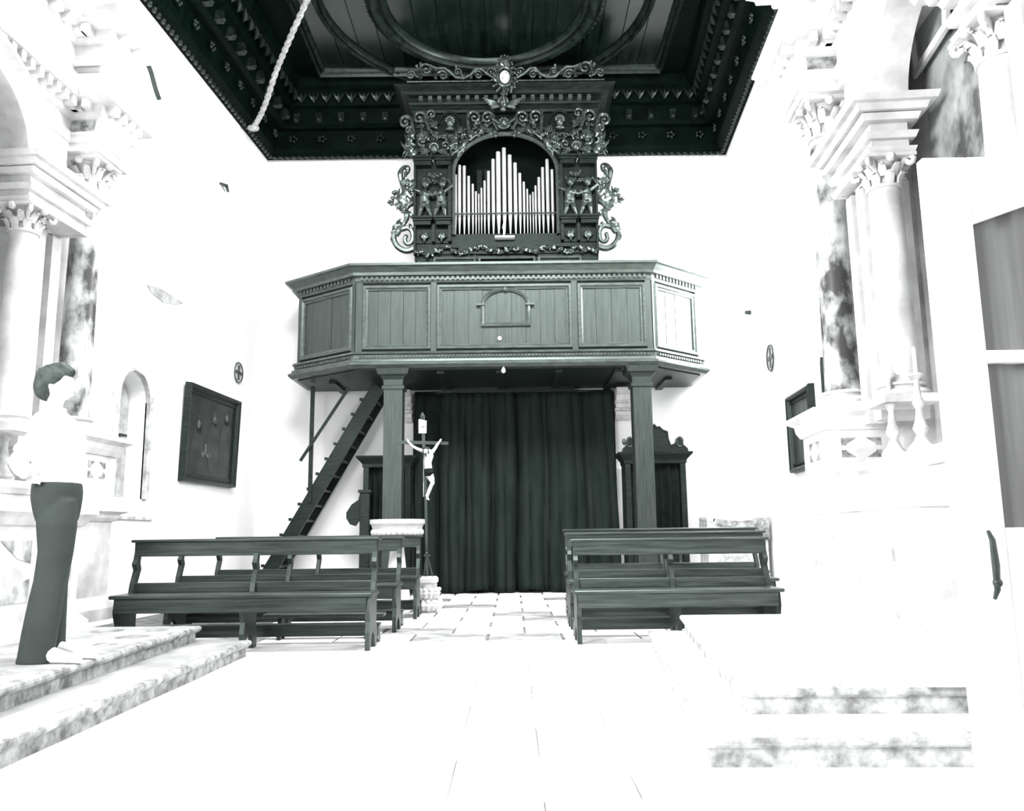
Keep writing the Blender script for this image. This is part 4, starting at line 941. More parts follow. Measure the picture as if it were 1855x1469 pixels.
# ------------------------------------------------------------------ altars (marble, against both side walls)
ALT_ROT = -R(4.05)
def altar(side, cx, cy, lab, zpl, SX, SY, ZS):
    """local frame: +x towards the nave from the axis of the big columns, y along the wall, z up"""
    sg = 1 if side < 0 else -1
    MM = Matrix.Translation((cx, cy, 0)) @ Matrix.Rotation(ALT_ROT, 4, 'Z') @ Matrix.Diagonal((sg, 1, 1, 1))
    al = thing('side_altar', lab, 'altar', (cx, cy - 1.75, 0)); al_o = al
    def nb(): return MB(MM)
    st_, sgm = M['stone'], M['stone_grey']
    yc = SY - .875; WB = -.77; PT = 2.05; fr_mat = M['marble'] if side < 0 else M['stone_grey']
    # body block behind
    m_ = nb()
    m_.box(WB, -.56, -3.95, .42, zpl, 5.3); m_.box(WB, -.30, -3.95, SY - 2.1, zpl, 4.9); m_.box(WB, -.30, SY + .60, .40, zpl, 4.93); m_.build('back_block', st_, al)
    # predella / pedestals
    for y0, y1, x1 in ((-.36, .40, .34), (-3.9, -3.14, .34)):
        m_ = nb(); m_.box(WB, x1 - .06, y0 + .05, y1 - .05, zpl, PT - .15); pe = m_.build('pedestal', st_, al)
        for z, hh in ((zpl, .22), (1.22, .12), (PT - .18, .18)):
            m_ = nb()
            m_.sweep([(WB, y0 + .05), (x1 - .06, y0 + .05), (x1 - .06, y1 - .05), (WB, y1 - .05)], [(-.04, z), (.02, z), (.05, z + hh * .3), (.06, z + hh * .6), (.12, z + hh * .8), (.12, z + hh), (-.04, z + hh)] if z > 1 else [(-.04, z), (.10, z), (.10, z + hh * .5), (.06, z + hh * .8), (.0, z + hh), (-.04, z + hh)])
            if z > 1.5: m_.box(WB, x1 - .05, y0 + .04, y1 - .04, PT - .10, PT - .004)
            m_.build('moulding', st_, pe)
        # inlay on near face and nave face
        yy = y0 + .05; xm = .0
        for u in (-1, 1):
            for v in (-1, 1):
                pts = [(u * .16, v * .08), (u * .16, v * .02), (u * .12, v * .02), (u * .12, v * .035), (u * .075, v * .06), (u * .045, v * .08)]
                m_ = nb(); m_.prism(pts, lambda a, b: (xm + a, yy - .006, 1.72 + b), lambda a, b: (xm + a, yy + .01, 1.72 + b)); m_.build('inlay', M['marble_inlay'], pe)
                m_ = nb(); m_.prism([(a * .9, b) for a, b in pts], lambda a, b: (x1 - .06 + .006, (y0 + y1) / 2 + a, 1.72 + b), lambda a, b: (x1 - .06 - .01, (y0 + y1) / 2 + a, 1.72 + b)); m_.build('inlay', M['marble_inlay'], pe)
    m_ = nb(); m_.box(WB, .16, -3.14, -.34, zpl, 1.5)
    m_.sweep([(.16, -3.14), (.16, -.36)], [(-.6, 1.44), (.02, 1.44), (.05, 1.49), (.05, 1.55), (-.6, 1.55)]); m_.build('predella', st_, al)
    # columns
    def column(x, y, r, z0, z1, name, mat_, caph):
        m_ = nb(); H = z1 - z0; n = 12
        m_.lathe([(r * (1.0 - .14 * (i / n) ** 1.6) * (1.0 if i else 1.02), z0 + H * i / n) for i in range(n + 1)], (x, y, 0), 28); co = m_.build(name, mat_, al, True)
        m_ = nb(); m_.box(x - r * 1.5, x + r * 1.5, y - r * 1.5, y + r * 1.5, z0 - r * 1.2, z0 - r * .75)
        m_.lathe([(r * 1.45, z0 - r * .75), (r * 1.52, z0 - r * .6), (r * 1.4, z0 - r * .42), (r * 1.18, z0 - r * .38), (r * 1.14, z0 - r * .25), (r * 1.3, z0 - r * .18), (r * 1.26, z0 - r * .05), (r * 1.04, z0)], (x, y, 0), 24); m_.build('base', st_, co, True)
        m_ = nb(); rt = r * .86; hh = caph
        m_.lathe([(rt * 1.12, z1 - .02), (rt * 1.15, z1), (rt * .9, z1 + .02), (rt * .8, z1 + hh * .3), (rt * .85, z1 + hh * .7), (rt * 1.15, z1 + hh * .88)], (x, y, 0), 20)
        m_.box(x - r * 1.4, x + r * 1.4, y - r * 1.4, y + r * 1.4, z1 + hh * .88, z1 + hh)
        for row, (zz_, out, nn, wd) in enumerate(((0.02, .8, 8, .34), (.30, .95, 8, .30))):
            for k in range(nn):
                a = 2 * PI * (k + .5 * row) / nn; u = Vector((math.cos(a), math.sin(a), 0)); c = Vector((x, y, z1 + hh * zz_))
                m_.tube([c + u * rt, c + u * (rt * 1.08) + Vector((0, 0, hh * .22)), c + u * (rt * (1 + out * .4)) + Vector((0, 0, hh * .38)), c + u * (rt * (1 + out * .75)) + Vector((0, 0, hh * .33))], [rt * wd * .8, rt * wd, rt * wd * .8, rt * wd * .35], 6, .5, u)
        for k in range(4):
            a = PI / 4 + k * PI / 2; u = Vector((math.cos(a), math.sin(a), 0)); c = Vector((x, y, z1 + hh * .76)) + u * (r * 1.55)
            up = Vector((0, 0, 1)); m_.tube([Vector((x, y, z1 + hh * .5)) + u * rt] + [c + (u * math.cos(t * .8 - 2.6) + up * math.sin(t * .8 + .6)) * (r * .34 * (1 - t / 11)) for t in range(9)], r * .15, 6)
            a2 = k * PI / 2; u2 = Vector((math.cos(a2), math.sin(a2), 0)); m_.ball(Vector((x, y, z1 + hh * .86)) + u2 * r * 1.3, r * .28, 7, 5)
        m_.build('capital', st_, co, True)
    for y in (0.0, SY - 2.45): column(0, y, .155, 2.24, 4.60, 'column', M['marble'], .33)
    for y in (SY, SY - 1.75): column(SX, y, .135, 2.12, ZS, 'small_column', st_, .22)
    # flat pilasters between
    for y0, y1 in ((-.72, -.56), (-.46, -.32), (-3.1, -2.94)):
        m_ = nb(); m_.box(-.40, -.03, y0, y1, 1.9, ZS + .2); m_.build('pilaster', st_, al)
    # impost entablature on small columns
    for y0, y1 in ((SY - .17, -.34), (-3.3, SY - 1.75 + .17)):
        z = ZS + .22; m_ = nb(); xa, xb = SX - .17, SX + .13
        m_.box(xa + .01, xb - .01, y0 + .03, y1 - .01, z + .01, z + .40)
        lp = [(xa, y0 + .02), (xb, y0 + .02), (xb, y1), (xa, y1)]
        for z_, e in ((z, .015), (z + .12, .03), (z + .26, .05), (z + .32, .10), (z + .37, .16)):
            m_.sweep(lp, [(-.03, z_), (e, z_), (e + .02, z_ + .05), (-.03, z_ + .05)], closed=True)
        m_.build('impost', st_, al)
    # arch ring
    m_ = nb(); zs = ZS + .64; P = [(yc + .74 * math.cos(PI * k / 30), zs + .66 * math.sin(PI * k / 30)) for k in range(31)]
    m_.sweep(P, [(.0, -.17), (.0, .10), (.05, .14), (.10, .12), (.12, .07), (.22, .07), (.25, .12), (.29, .12), (.30, -.17)], lambda u, v, n: (n + SX - .02, u, v)); m_.build('archivolt', st_, al, True)
    # spandrel wall between the arch and entablature
    m_ = nb(); lp = [(-3.3, zs - .02), (yc - .76, zs - .02)] + [(yc + .76 * math.cos(PI * k / 24), zs + .68 * math.sin(PI * k / 24)) for k in range(24, -1, -1)][1:-1] + [(yc + .76, zs - .02), (-.3, zs - .02), (-.3, 5.0), (-3.3, 5.0)]
    for xx in (min(SX - .02, -.06), min(SX - .18, -.2)): m_.face([m_.v((xx, a, b)) for a, b in lp])
    m_.build('spandrel', st_, al)
    # great entablature breaking forward over the columns
    def entab(z, H, pathp, mod):
        m_ = nb(); m_.sweep(pathp, [(-.25, z), (.0, z), (.0, z + H * .14), (.015, z + H * .15), (.02, z + H * .26), (.04, z + H * .29), (.0, z + H * .30), (.0, z + H * .52), (.04, z + H * .56), (.05, z + H * .60), (.05, z + H * .74), (.17, z + H * .78), (.18, z + H * .86), (.25, z + H * .97), (.25, z + H), (-.25, z + H)])
        en = m_.build('entablature', st_, al)
        i = 0
        for a, b in zip(pathp[:-1], pathp[1:]):
            L_ = math.dist(a, b); n = max(1, int(L_ / mod)); d = Vector(((b[0] - a[0]) / L_, (b[1] - a[1]) / L_)); nr = Vector((d.y, -d.x))
            for k in range(n):
                t = (k + .5) / n * L_; c = Vector(a) + d * t + nr * .10
                m2 = nb(); hw = mod * .24; Tm = Matrix.Translation((c.x, c.y, 0)) @ Matrix.Rotation(math.atan2(d.y, d.x), 4, 'Z')
                m2.box(-hw, hw, -.055, .055, z + H * .62, z + H * .77, Tm); m2.build('modillion', st_, en)
        return en
    big = [(-.62, -3.95), (-.62, -3.78), (.24, -3.78), (.24, -3.22), (-.06, -3.22), (-.06, -.28), (.24, -.28), (.24, .30), (-.62, .30)]
    entab(4.93, .64, big, .125)
    m_ = nb(); m_.box(-.62, .20, -3.76, -3.24, 4.95, 5.55); m_.box(-.62, -.08, -3.24, -.26, 4.99, 5.55); m_.box(-.62, .20, -.26, .28, 4.95, 5.55)
    m_.box(-.62, .18, -3.74, -3.26, 5.55, 5.9); m_.box(-.62, -.10, -3.26, -.24, 5.55, 5.9); m_.box(-.62, .18, -.24, .26, 5.55, 5.9); m_.build('attic_block', st_, al)
    big2 = [(-.62, -3.74), (.26, -3.74), (.26, -3.26), (-.10, -3.26), (-.10, -.24), (.26, -.24), (.26, .26), (-.62, .26)]
    entab(5.80, .62, big2, .19)
    m_ = nb(); m_.box(-.62, .24, -3.72, -3.28, 5.82, 6.4); m_.box(-.62, .24, -.22, .24, 5.82, 6.4); m_.box(-.62, -.12, -3.28, -.22, 5.82, 6.4); m_.build('cornice_core', st_, al)
    # marble panel on the frieze
    for y in (-.28, -3.78):
        m_ = nb(); zz_ = 4.93 + .64 * .31; m_.box(-.30, .20, y - .012, y + .01, zz_, zz_ + .64 * .19); m_.build('frieze_panel', M['marble_inlay'], al)
    # scrolled gable with finial over the cornice
    m_ = nb()
    pts = [(.25, 6.4), (.42, 6.55), (.50, 6.8), (.42, 7.02), (.22, 7.1), (.1, 7.0), (.0, 7.2), (-.05, 7.5), (-.3, 7.7), (-1.0, 7.75), (-2.5, 7.75), (-3.2, 7.7), (-3.45, 7.5), (-3.6, 7.1), (-3.9, 6.9), (-3.95, 6.4)]
    m_.prism(pts, lambda a, b: (-.05, a, b), lambda a, b: (-.5, a, b)); m_.build('gable', st_, al)
    m_ = nb()
    m_.tube([(.0, .20 + .18 * math.cos(t * .5) * (1 - t / 18), 6.78 + .18 * math.sin(t * .5) * (1 - t / 18)) for t in range(16)], .05, 8)
    m_.lathe([(.14, 6.42), (.16, 6.5), (.07, 6.6), (.16, 6.8), (.18, 6.95), (.10, 7.1), (.05, 7.16), (.08, 7.25), (.02, 7.35)], (-.05, -.02, 0), 16); m_.build('urn_finial', st_, al, True)
    # mensa
    m_ = nb(); m_.box(-.3, .62, -2.85, -.72, zpl, 1.18); ms = m_.build('altar_table', st_, al)
    m_ = nb(); m_.sweep([(-.3, -2.85), (.62, -2.85), (.62, -.72), (-.3, -.72)], [(-.3, 1.16), (.02, 1.16), (.06, 1.22), (.10, 1.26), (.10, 1.36), (-.3, 1.36)]); m_.box(-.3, .5, -2.75, -.82, 1.25, 1.36); m_.sweep([(-.3, -2.85), (.62, -2.85), (.62, -.72), (-.3, -.72)], [(-.02, zpl), (.08, zpl), (.08, zpl + .08), (.02, zpl + .14), (-.02, zpl + .14)]); m_.build('slab', st_, ms)
    m_ = nb(); X1 = .62
    for y0, y1 in ((-2.75, -2.45), (-1.12, -.82)):
        m_.prism([(y0, .55), (y1, .55), (y1, 1.05), (y0, 1.05)], lambda a, b: (X1 + .006, a, b), lambda a, b: (X1 - .02, a, b))
    ym = yc - .03
    m_.prism([(ym + .17 * math.cos(2 * PI * k / 20), .8 + .17 * math.sin(2 * PI * k / 20)) for k in range(20)], lambda a, b: (X1 + .006, a, b), lambda a, b: (X1 - .02, a, b))
    for s_ in (-1, 1):
        for t_ in (-1, 1): m_.prism([(ym + s_ * .58, .8 + t_ * .24), (ym + s_ * .58, .8 + t_ * .06), (ym + s_ * .42, .8 + t_ * .1), (ym + s_ * .24, .8 + t_ * .22), (ym + s_ * .22, .8 + t_ * .24)], lambda a, b: (X1 + .006, a, b), lambda a, b: (X1 - .02, a, b))
    m_.build('inlaid_frontal', fr_mat, ms)
    # painting in the arch
    m_ = nb(); lp = [(yc - 1.0, 1.97), (yc + .95, 1.97), (yc + .95, 5.3), (yc - 1.0, 5.3)]
    m_.prism(lp, lambda a, b: (-.50, a, b), lambda a, b: (-.54, a, b)); m_.build('altarpiece', M['fresco'], al)
    # candlesticks on the predella
    return al, MM
al_l, ML = altar(-1, -4.38, 8.0, 'ornate pale marble altar on the left with mottled column, behind the man', .27, .09, -1.04, 3.77)
al_r, MR = altar(1, 2.91, 7.02, 'ornate pale marble altar on the right framing a tall painting', .28, -.08, -1.02, 3.66)

# lozenge frame hung over the right painting
def rp_(y, z, d=0): return MR @ Vector((-.46 + d, y, z))
lz = thing('lozenge_picture', 'lozenge shaped framed picture hanging over the right altar painting', 'picture', rp_(-1.7, 4.1))
pc = [at(p_[0], p_[1], X=3.33) for p_ in ((1650, -60), (1672, 132), (1738, 45), (1738, -80))]
Bq = MR.inverted()
loc = [Bq @ p_ for p_ in pc]
loc = [(p_.y, p_.z) for p_ in loc]
m_ = MB(MR); m_.prism(loc, lambda a, b: (-.45, a, b), lambda a, b: (-.48, a, b)); m_.build('canvas', M['fresco'], lz)
m_ = MB(MR); m_.sweep(loc, [(-.03, 0), (-.03, .03), (.02, .04), (.025, 0)], lambda u, v, n: (-.45 + n, u, v), closed=True); m_.build('frame', M['stone'], lz)

# candlesticks / carved angels on the right altar
def candlestick(px, py0, py1, Yd, lab):
    p = at(px, py0, Y=Yd); zt_ = at(px, py1, Y=Yd).z; c = thing('candlestick', lab, 'candlestick', p, 'candlesticks on the right altar'); H = zt_ - p.z
    m_ = MB(); m_.lathe([(.085, 0), (.09, H * .04), (.05, H * .10), (.03, H * .16), (.05, H * .22), (.03, H * .3), (.02, H * .4), (.04, H * .46), (.022, H * .52), (.016, H * .68), (.05, H * .72), (.05, H * .735), (.01, H * .75)], p, 14); m_.build('stem', M['stone'], c, True)
    m_ = MB(); m_.lathe([(.013, H * .74), (.013, H * .98), (.003, H)], p, 10); m_.build('candle', M['white'], c, True)
zta = 1.36

def on(MM_, x, y): q = MM_ @ Vector((x, y, 0)); return q
for y, hgt, lab, (MM_, grp) in ((-1.15, .85, 'slender pale candlestick at the far end of the right altar shelf', (MR, 'candlesticks on the right altar')), (-1.62, .72, 'shorter pale candlestick second from the far end of the right altar shelf', (MR, 'candlesticks on the right altar')), (-1.0, .8, 'pale candlestick on the left altar shelf just behind the man', (ML, 'candlesticks on the left altar')), (-1.6, .8, 'pale candlestick on the left altar shelf near the picture edge', (ML, 'candlesticks on the left altar'))):
    q = on(MM_, .06, y); p = Vector((q.x, q.y, 1.552)); c = thing('candlestick', lab, 'candlestick', p, grp); H = hgt
    m_ = MB(); m_.lathe([(.085, 0), (.09, H * .04), (.05, H * .10), (.03, H * .16), (.05, H * .22), (.03, H * .3), (.02, H * .4), (.04, H * .46), (.022, H * .52), (.016, H * .68), (.05, H * .72), (.05, H * .735), (.01, H * .75)], p, 14); m_.build('stem', M['stone_grey'], c, True)
    m_ = MB(); m_.lathe([(.013, H * .74), (.013, H * .98), (.003, H)], p, 10); m_.build('candle', M['white'], c, True)
# small carved angel by the near candlestick
# ------------------------------------------------------------------ altar steps
def nosed(mb, pts, z0, z1, out=.035):
    """stone step: riser polygon (plan, CCW) with overhanging rounded nosing"""
    mb.loft([[(a, b, z0) for a, b in pts], [(a, b, z1 - .05) for a, b in pts]])
    P = pts + []
    mb.sweep(P, [(-.2, z1 - .055), (out * .5, z1 - .055), (out, z1 - .04), (out * 1.15, z1 - .025), (out, z1 - .008), (out * .6, z1), (-.2, z1)], closed=True)
    mb.loft([[(a, b, z1 - .05) for a, b in pts], [(a, b, z1 - .0005) for a, b in pts]])
def tread(pts, z1, parent, mt):
    cx_, cy_ = sum(p[0] for p in pts) / 4, sum(p[1] for p in pts) / 4
    q = [(a + (.03 if a < cx_ else -.03), b + (.03 if b < cy_ else -.03)) for a, b in pts]
    m_ = MB(); m_.loft([[(a, b, z1 - .01) for a, b in q], [(a, b, z1 + .001) for a, b in q]]); m_.build('tread', mt, parent)
ls = thing('altar_steps', 'two grey stone steps of the left altar where the man stands', 'steps', (-3.6, 5.5, 0))
m_ = MB(); nosed(m_, [(-5.3, .6), (-2.37, .6), (-2.40, 7.50), (-5.2, 7.50)], -.01, .135); m_.build('lower_step', M['step_stone'], ls); tread([(-5.3, .6), (-2.37, .6), (-2.40, 7.50), (-5.2, 7.50)], .135, ls, M['tread_l'])
m_ = MB(); nosed(m_, [(-5.3, .6), (-2.66, .6), (-2.84, 7.46), (-5.2, 7.46)], .1345, .27); m_.build('upper_step', M['step_stone'], ls); tread([(-5.3, .6), (-2.66, .6), (-2.84, 7.46), (-5.2, 7.46)], .27, ls, M['tread_l'])
m_ = MB(); rn = random.Random(4)
for i in range(7):
    for j in range(2):
        x, y = -3.05 - .42 * j, 4.5 + i * .44
        r = .13 if (i + j) % 2 else .09
        m_.loft([[(x + r * math.cos(2 * PI * k / 12) * 1.0, y + r * 1.1 * math.sin(2 * PI * k / 12), z) for k in range(12)] for z in (.265, .2725)])
m_.build('round_inlay', M['marble_inlay'], ls, kind='stuff')
rs = thing('altar_steps', 'broad pale stone platform of the right altar with two grey front risers', 'steps', (2.4, 5.8, 0))
m_ = MB(); nosed(m_, [(.86, 3.86), (2.9, 3.80), (3.3, 7.75), (1.28, 7.80)], -.01, .14); m_.build('lower_step', M['step_stone_r'], rs); tread([(.86, 3.86), (2.9, 3.80), (3.3, 7.75), (1.28, 7.80)], .14, rs, M['slab'])
m_ = MB(); nosed(m_, [(1.16, 4.25), (3.3, 4.18), (3.6, 7.75), (1.58, 7.80)], .1395, .28); m_.build('upper_step', M['step_stone_r'], rs); tread([(1.16, 4.25), (3.3, 4.18), (3.6, 7.75), (1.58, 7.80)], .28, rs, M['slab'])

# ------------------------------------------------------------------ things on the side walls
def wall_frame(side):
    f = xl if side < 0 else xr
    # (y along wall, z, n into the room)
    return lambda y, z, n: Vector((f(y) - side * n, y, z))
BL, BR = wall_frame(-1), wall_frame(1)
def framed(side, quad, lab, name='framed_painting', prof=None, canvas=None, tilt=.0):
    Bw = BL if side < 0 else BR
    P = [at_wall(px, py, side) for px, py in quad]
    y0 = min(p.y for p in P); y1 = max(p.y for p in P); z0_ = sum(sorted(p.z for p in P)[:2]) / 2; z1_ = sum(sorted(p.z for p in P)[2:]) / 2
    fo = lambda y, z, n: Bw(y, z, n + tilt * (z - z0_))
    c = thing(name, lab, 'painting', Bw((y0 + y1) / 2, (z0_ + z1_) / 2, 0))
    m_ = MB(); lp = [(y0, z0_), (y1, z0_), (y1, z1_), (y0, z1_)]
    m_.sweep(lp, prof, fo, closed=True); m_.build('frame', M['wood'], c)
    m_ = MB(); m_.loft([[fo(a, b, .005) for a, b in lp], [fo(a, b, .03) for a, b in lp]]); cv = m_.build('canvas', canvas, c)
    return c, fo, (y0, y1, z0_, z1_)
M['oil_l'] = mat('old_oil_painting', .006, .03, 2.2, .4, .3, lo=.4, hi=.75, detail=5)
M['oil_r'] = mat('old_oil_painting_right', .015, .06, 3.0, .4, .3, stretch=(1, 4, .8), lo=.35, hi=.75)
M['oil_fig'] = mat('painted_figures', .004, .03, 5, .4, .3)
M['oil_face'] = mat('painted_faces', .03, .14, 14, .5, .2, tint=.3)
c, fo, (y0, y1, z0_, z1_) = framed(-1, ((332, 702), (422, 724), (416, 878), (329, 872)), 'large dark oil painting of saints in a dark frame on the left wall', prof=[(-.11, .0), (-.11, .05), (-.05, .04), (-.02, .09), (.02, .10), (.03, 0)], canvas=M['oil_l'], tilt=.03)
# painted figures on the canvas: thin flat shapes in slight relief
def blob(m_, cy_, cz_, ry, rz_, n=.031, k=18): m_.loft([[fo(cy_ + ry * math.cos(2 * PI * i / k), cz_ + rz_ * math.sin(2 * PI * i / k), q) for i in range(k)] for q in (.029, n)])
m_ = MB(); m2 = MB(); wy, wz = y1 - y0, z1_ - z0_
for fy, fz, s_ in ((.25, .62, 1.0), (.55, .72, .95), (.80, .78, .9)):
    ay, az = y0 + wy * fy, z0_ + wz * fz
    blob(m_, ay, az - .45, .22, .42); blob(m_, ay, az, .12, .15)
    blob(m2, ay - .02, az - .01, .05, .065, .037)
blob(m2, y0 + wy * .40, z0_ + wz * .36, .05, .09, .037); blob(m2, y0 + wy * .47, z0_ + wz * .30, .10, .035, .037); blob(m2, y0 + wy * .36, z0_ + wz * .30, .05, .04, .037)
m_.build('painted_robes', M['oil_fig'], c); m2.build('painted_faces', M['oil_face'], c)
framed(1, ((1434, 722), (1474, 701), (1482, 842), (1446, 852)), 'small dark painting in a moulded frame on the right wall beside the altar', prof=[(-.10, .0), (-.10, .04), (-.08, .07), (-.05, .04), (-.03, .08), (.0, .10), (.03, .08), (.035, 0)], canvas=M['oil_r'])
# left niche trim and shutter
m_ = MB(); m_.sweep([(nl1, nlb)] + niche_l[2:] + [(nl0, nlb)], [(0, -.02), (0, .05), (.05, .06), (.10, .05), (.12, .02), (.13, -.02)], BL)
o = m_.build('window_1', M['stone_grey'], smooth=True); tag(o, 'arched stone surround of the niche in the left wall', None, kind='structure')
m_ = MB(); m_.prism([(nl1 - .36, nlb + .02), (nl1 - .02, nlb + .02), (nl1 - .02, nls + .05), (nl1 - .12, nls + .22), (nl1 - .36, nls + .34)], lambda a, b: BL(a, b, -.27), lambda a, b: BL(a, b, -.24)); m_.build('inner_panel', M['stain'], o)
m_ = MB(); pw = at_wall(213, 800, -1); m_.box(pw.x - .0, pw.x + .03, nl0 - .01, nl0 + .03, nlb, nls); m_.box(pw.x - .02, pw.x + .08, nl0 + .02, nl0 + .16, (nlb + nls) / 2 + .12, (nlb + nls) / 2 + .15); m_.build('shutter_latch', M['iron'], o)
m_ = MB(); m_.loft([[BL(y, z, n) for y, z in ((nl0, nlb - .28), (nl1 + .3, nlb - .28), (nl1 + .3, nlb - .24), (nl0, nlb - .24))] for n in (0, .04)]); o = m_.build('trim_1', M['stone_grey']); tag(o, 'thin stone ledge below the left niche', None, kind='structure')
# dark board added to darken the shaded far reveal of the right niche
m_ = MB(); m_.prism([(0.0, nrb - .4), (.32, nrb - .4), (.32, nrs + .1), (.2, nrs + .25), (0, nrs + .32)], lambda a, b: BR(nr1 - .02, b, -a), lambda a, b: BR(nr1 - .06, b, -a)); o = m_.build('reveal_shade_board', M['wood_z']); tag(o, 'dark board for the shaded reveal of the arched niche in the right wall', None, kind='structure')
# consecration crosses
def disc(side, px, py, r, lab, ry=1.0):
    Bw = BL if side < 0 else BR; p = at_wall(px, py, side)
    c = thing('consecration_cross', lab, 'cross', p)
    m_ = MB(); m_.loft([[Bw(p.y + r * 1.0 * math.cos(2 * PI * k / 24), p.z + r * math.sin(2 * PI * k / 24), n) for k in range(24)] for n in (.001, .02)]); m_.build('disc', M['stone_grey'], c)
    m_ = MB()
    m_.tube([Bw(p.y + r * .95 * math.cos(2 * PI * k / 24), p.z + r * .95 * math.sin(2 * PI * k / 24), .022) for k in range(25)], r * .07, 5)
    for u, v in ((1, .2), (.2, 1)): m_.loft([[Bw(p.y + a * r * .7 * u, p.z + b * r * .7 * v, n) for a, b in ((-1, -1), (1, -1), (1, 1), (-1, 1))] for n in (.019, .035)])
    m_.build('painted_cross', M['iron'], c)
disc(-1, 430, 675, .19, 'round consecration cross on the left wall above the painting'); disc(1, 1398, 648, .22, 'round consecration cross on the right wall above the small painting')
# plaster stains and wall fittings
def stain(side, pts, lab, name='plaster_stain', m_name='stain', n=.012):
    Bw = BL if side < 0 else BR; P = [at_wall(px, py, side) for px, py in pts]
    m_ = MB(); m_.loft([[Bw(p.y, p.z, k) for p in P] for k in (.003, n)]); o = m_.build(name, M[m_name]); tag(o, lab, 'stain'); return o
stain(-1, ((265, 516), (285, 520), (310, 535), (332, 550), (318, 552), (295, 548), (275, 532)), 'long grey patch of flaked plaster on the left wall')
p = at_wall(402, 338, -1); m_ = MB(); m_.tube([BL(p.y - .1, p.z + .02, 0), BL(p.y, p.z + .01, .08), BL(p.y + .12, p.z - .04, .06)], [.02, .035, .02], 6); o = m_.build('wall_hook', M['iron'], smooth=True); tag(o, 'small dark iron hook high on the left wall', 'hook')
p = at_wall(1360, 566, 1); m_ = MB(); m_.tube([BR(p.y, p.z, 0), BR(p.y, p.z, .10)], [.04, .03], 8); o = m_.build('iron_peg', M['iron'], smooth=True); tag(o, 'tiny dark iron peg on the right wall', 'peg')
# cable down the left wall next to the altar top
P = [at_wall(px, py, -1) for px, py in ((228, 30), (238, 75), (255, 100), (268, 125), (278, 160), (285, 180))]
m_ = MB(); m_.tube([p + Vector((.03, 0, 0)) for p in catmull(P, 5)], .03, 6); o = m_.build('wall_cable', M['iron'], smooth=True); tag(o, 'dark wavy cable running down the left wall beside the altar top', 'cable')

# ------------------------------------------------------------------ glazed door leaf on the right
YD = 2.80
def dp(px, py): return at(px, py, Y=YD)
xl0 = (dp(1665, 285).x + dp(1712, 690).x + dp(1770, 1300).x) / 3
zt_ = dp(1700, 285).z
dw = .95
dr_ = thing('glazed_door_leaf', 'white door leaf with grey curtained panes in the right foreground', 'door', (xl0, YD, 0))
pcx = dp(1762, 420).x; pz = [dp(1800, y).z for y in (375, 634, 656, 956)]
pcx = (dp(1762, 410).x + dp(1790, 650).x + dp(1822, 950).x) / 3; px1 = xl0 + dw - .14
m_ = MB(); m_.cbox(xl0, pcx, YD, YD + .045, .015, zt_, .004); m_.build('stile', M['white'], dr_)  # door's white stands for strong overexposing light put into the colour
m_ = MB(); m_.cbox(px1, xl0 + dw, YD, YD + .045, .015, zt_, .004); m_.build('stile', M['white'], dr_)
zr0 = dp(1762, 405).z; zr1 = zr0 + (dp(1855, 372).z - zr0) * (px1 - pcx) / (dp(1855, 372).x - dp(1762, 405).x); zr1 = min(zr1, zt_ - .03)
pz[0] = zr0
m_ = MB(); m_.prism([(pcx, zr0), (px1, zr1), (px1, zt_), (pcx, zt_)], lambda u, v: (u, YD + .002, v), lambda u, v: (u, YD + .024, v)); m_.build('rail', M['white'], dr_)
for a, b in ((pz[2], pz[1]), (.015, pz[3])):
    m_ = MB(); m_.box(pcx, px1, YD + .002, YD + .043, a, b); m_.build('rail', M['white'], dr_)
for a, b in ((pz[1], zt_ - .04), (pz[3], pz[2])):
    m_ = MB(); n = 70; rr0 = []; top = b
    for z in (a - .01, (a + b) / 2, b + .01):
        rr0.append([m_.v((pcx - .01 + (px1 - pcx + .02) * i / n, YD + .034 + .005 * math.sin(i * .55 + .6 * math.sin(i * .13) + z * .3) , z)) for i in range(n + 1)])
    for r_, q_ in zip(rr0[:-1], rr0[1:]):
        for i in range(n): m_.face([r_[i], r_[i + 1], q_[i + 1], q_[i]])
    m_.build('pane_curtain', M['net_curtain'], dr_, True)
m_ = MB(); a = dp(1788, 962); b = dp(1798, 1084); xx = (a.x + b.x) / 2
m_.tube([(xx, YD - .01, b.z), (xx, YD - .03, b.z + .03), (xx, YD - .035, (a.z + b.z) / 2), (xx, YD - .03, a.z - .03), (xx, YD - .01, a.z)], [.006, .010, .013, .010, .006], 8); m_.ball((xx, YD - .035, a.z - .17), .016, 8, 6); m_.build('handle', M['iron'], dr_, True)
m_ = MB(); mz = dp(1800, 354).z; m_.box(pcx - .0, px1, YD - .008, YD + .002, mz - .004, mz + .004); m_.build('rail_moulding', M['white'], dr_)

# ------------------------------------------------------------------ the man
zf_ = .27
mp0 = at(100, 1198, Z=zf_); yM = mp0.y + .02
def mp(px, py, d=0.0): return at(px, py, Y=yM - d)
ms = (mp(200, 900).x - mp(100, 900).x) / 100
man = thing('person', 'standing person in pale short-sleeved shirt and dark flared trousers, hands on hips', 'person', (mp(95, 1190).x, yM, zf_))
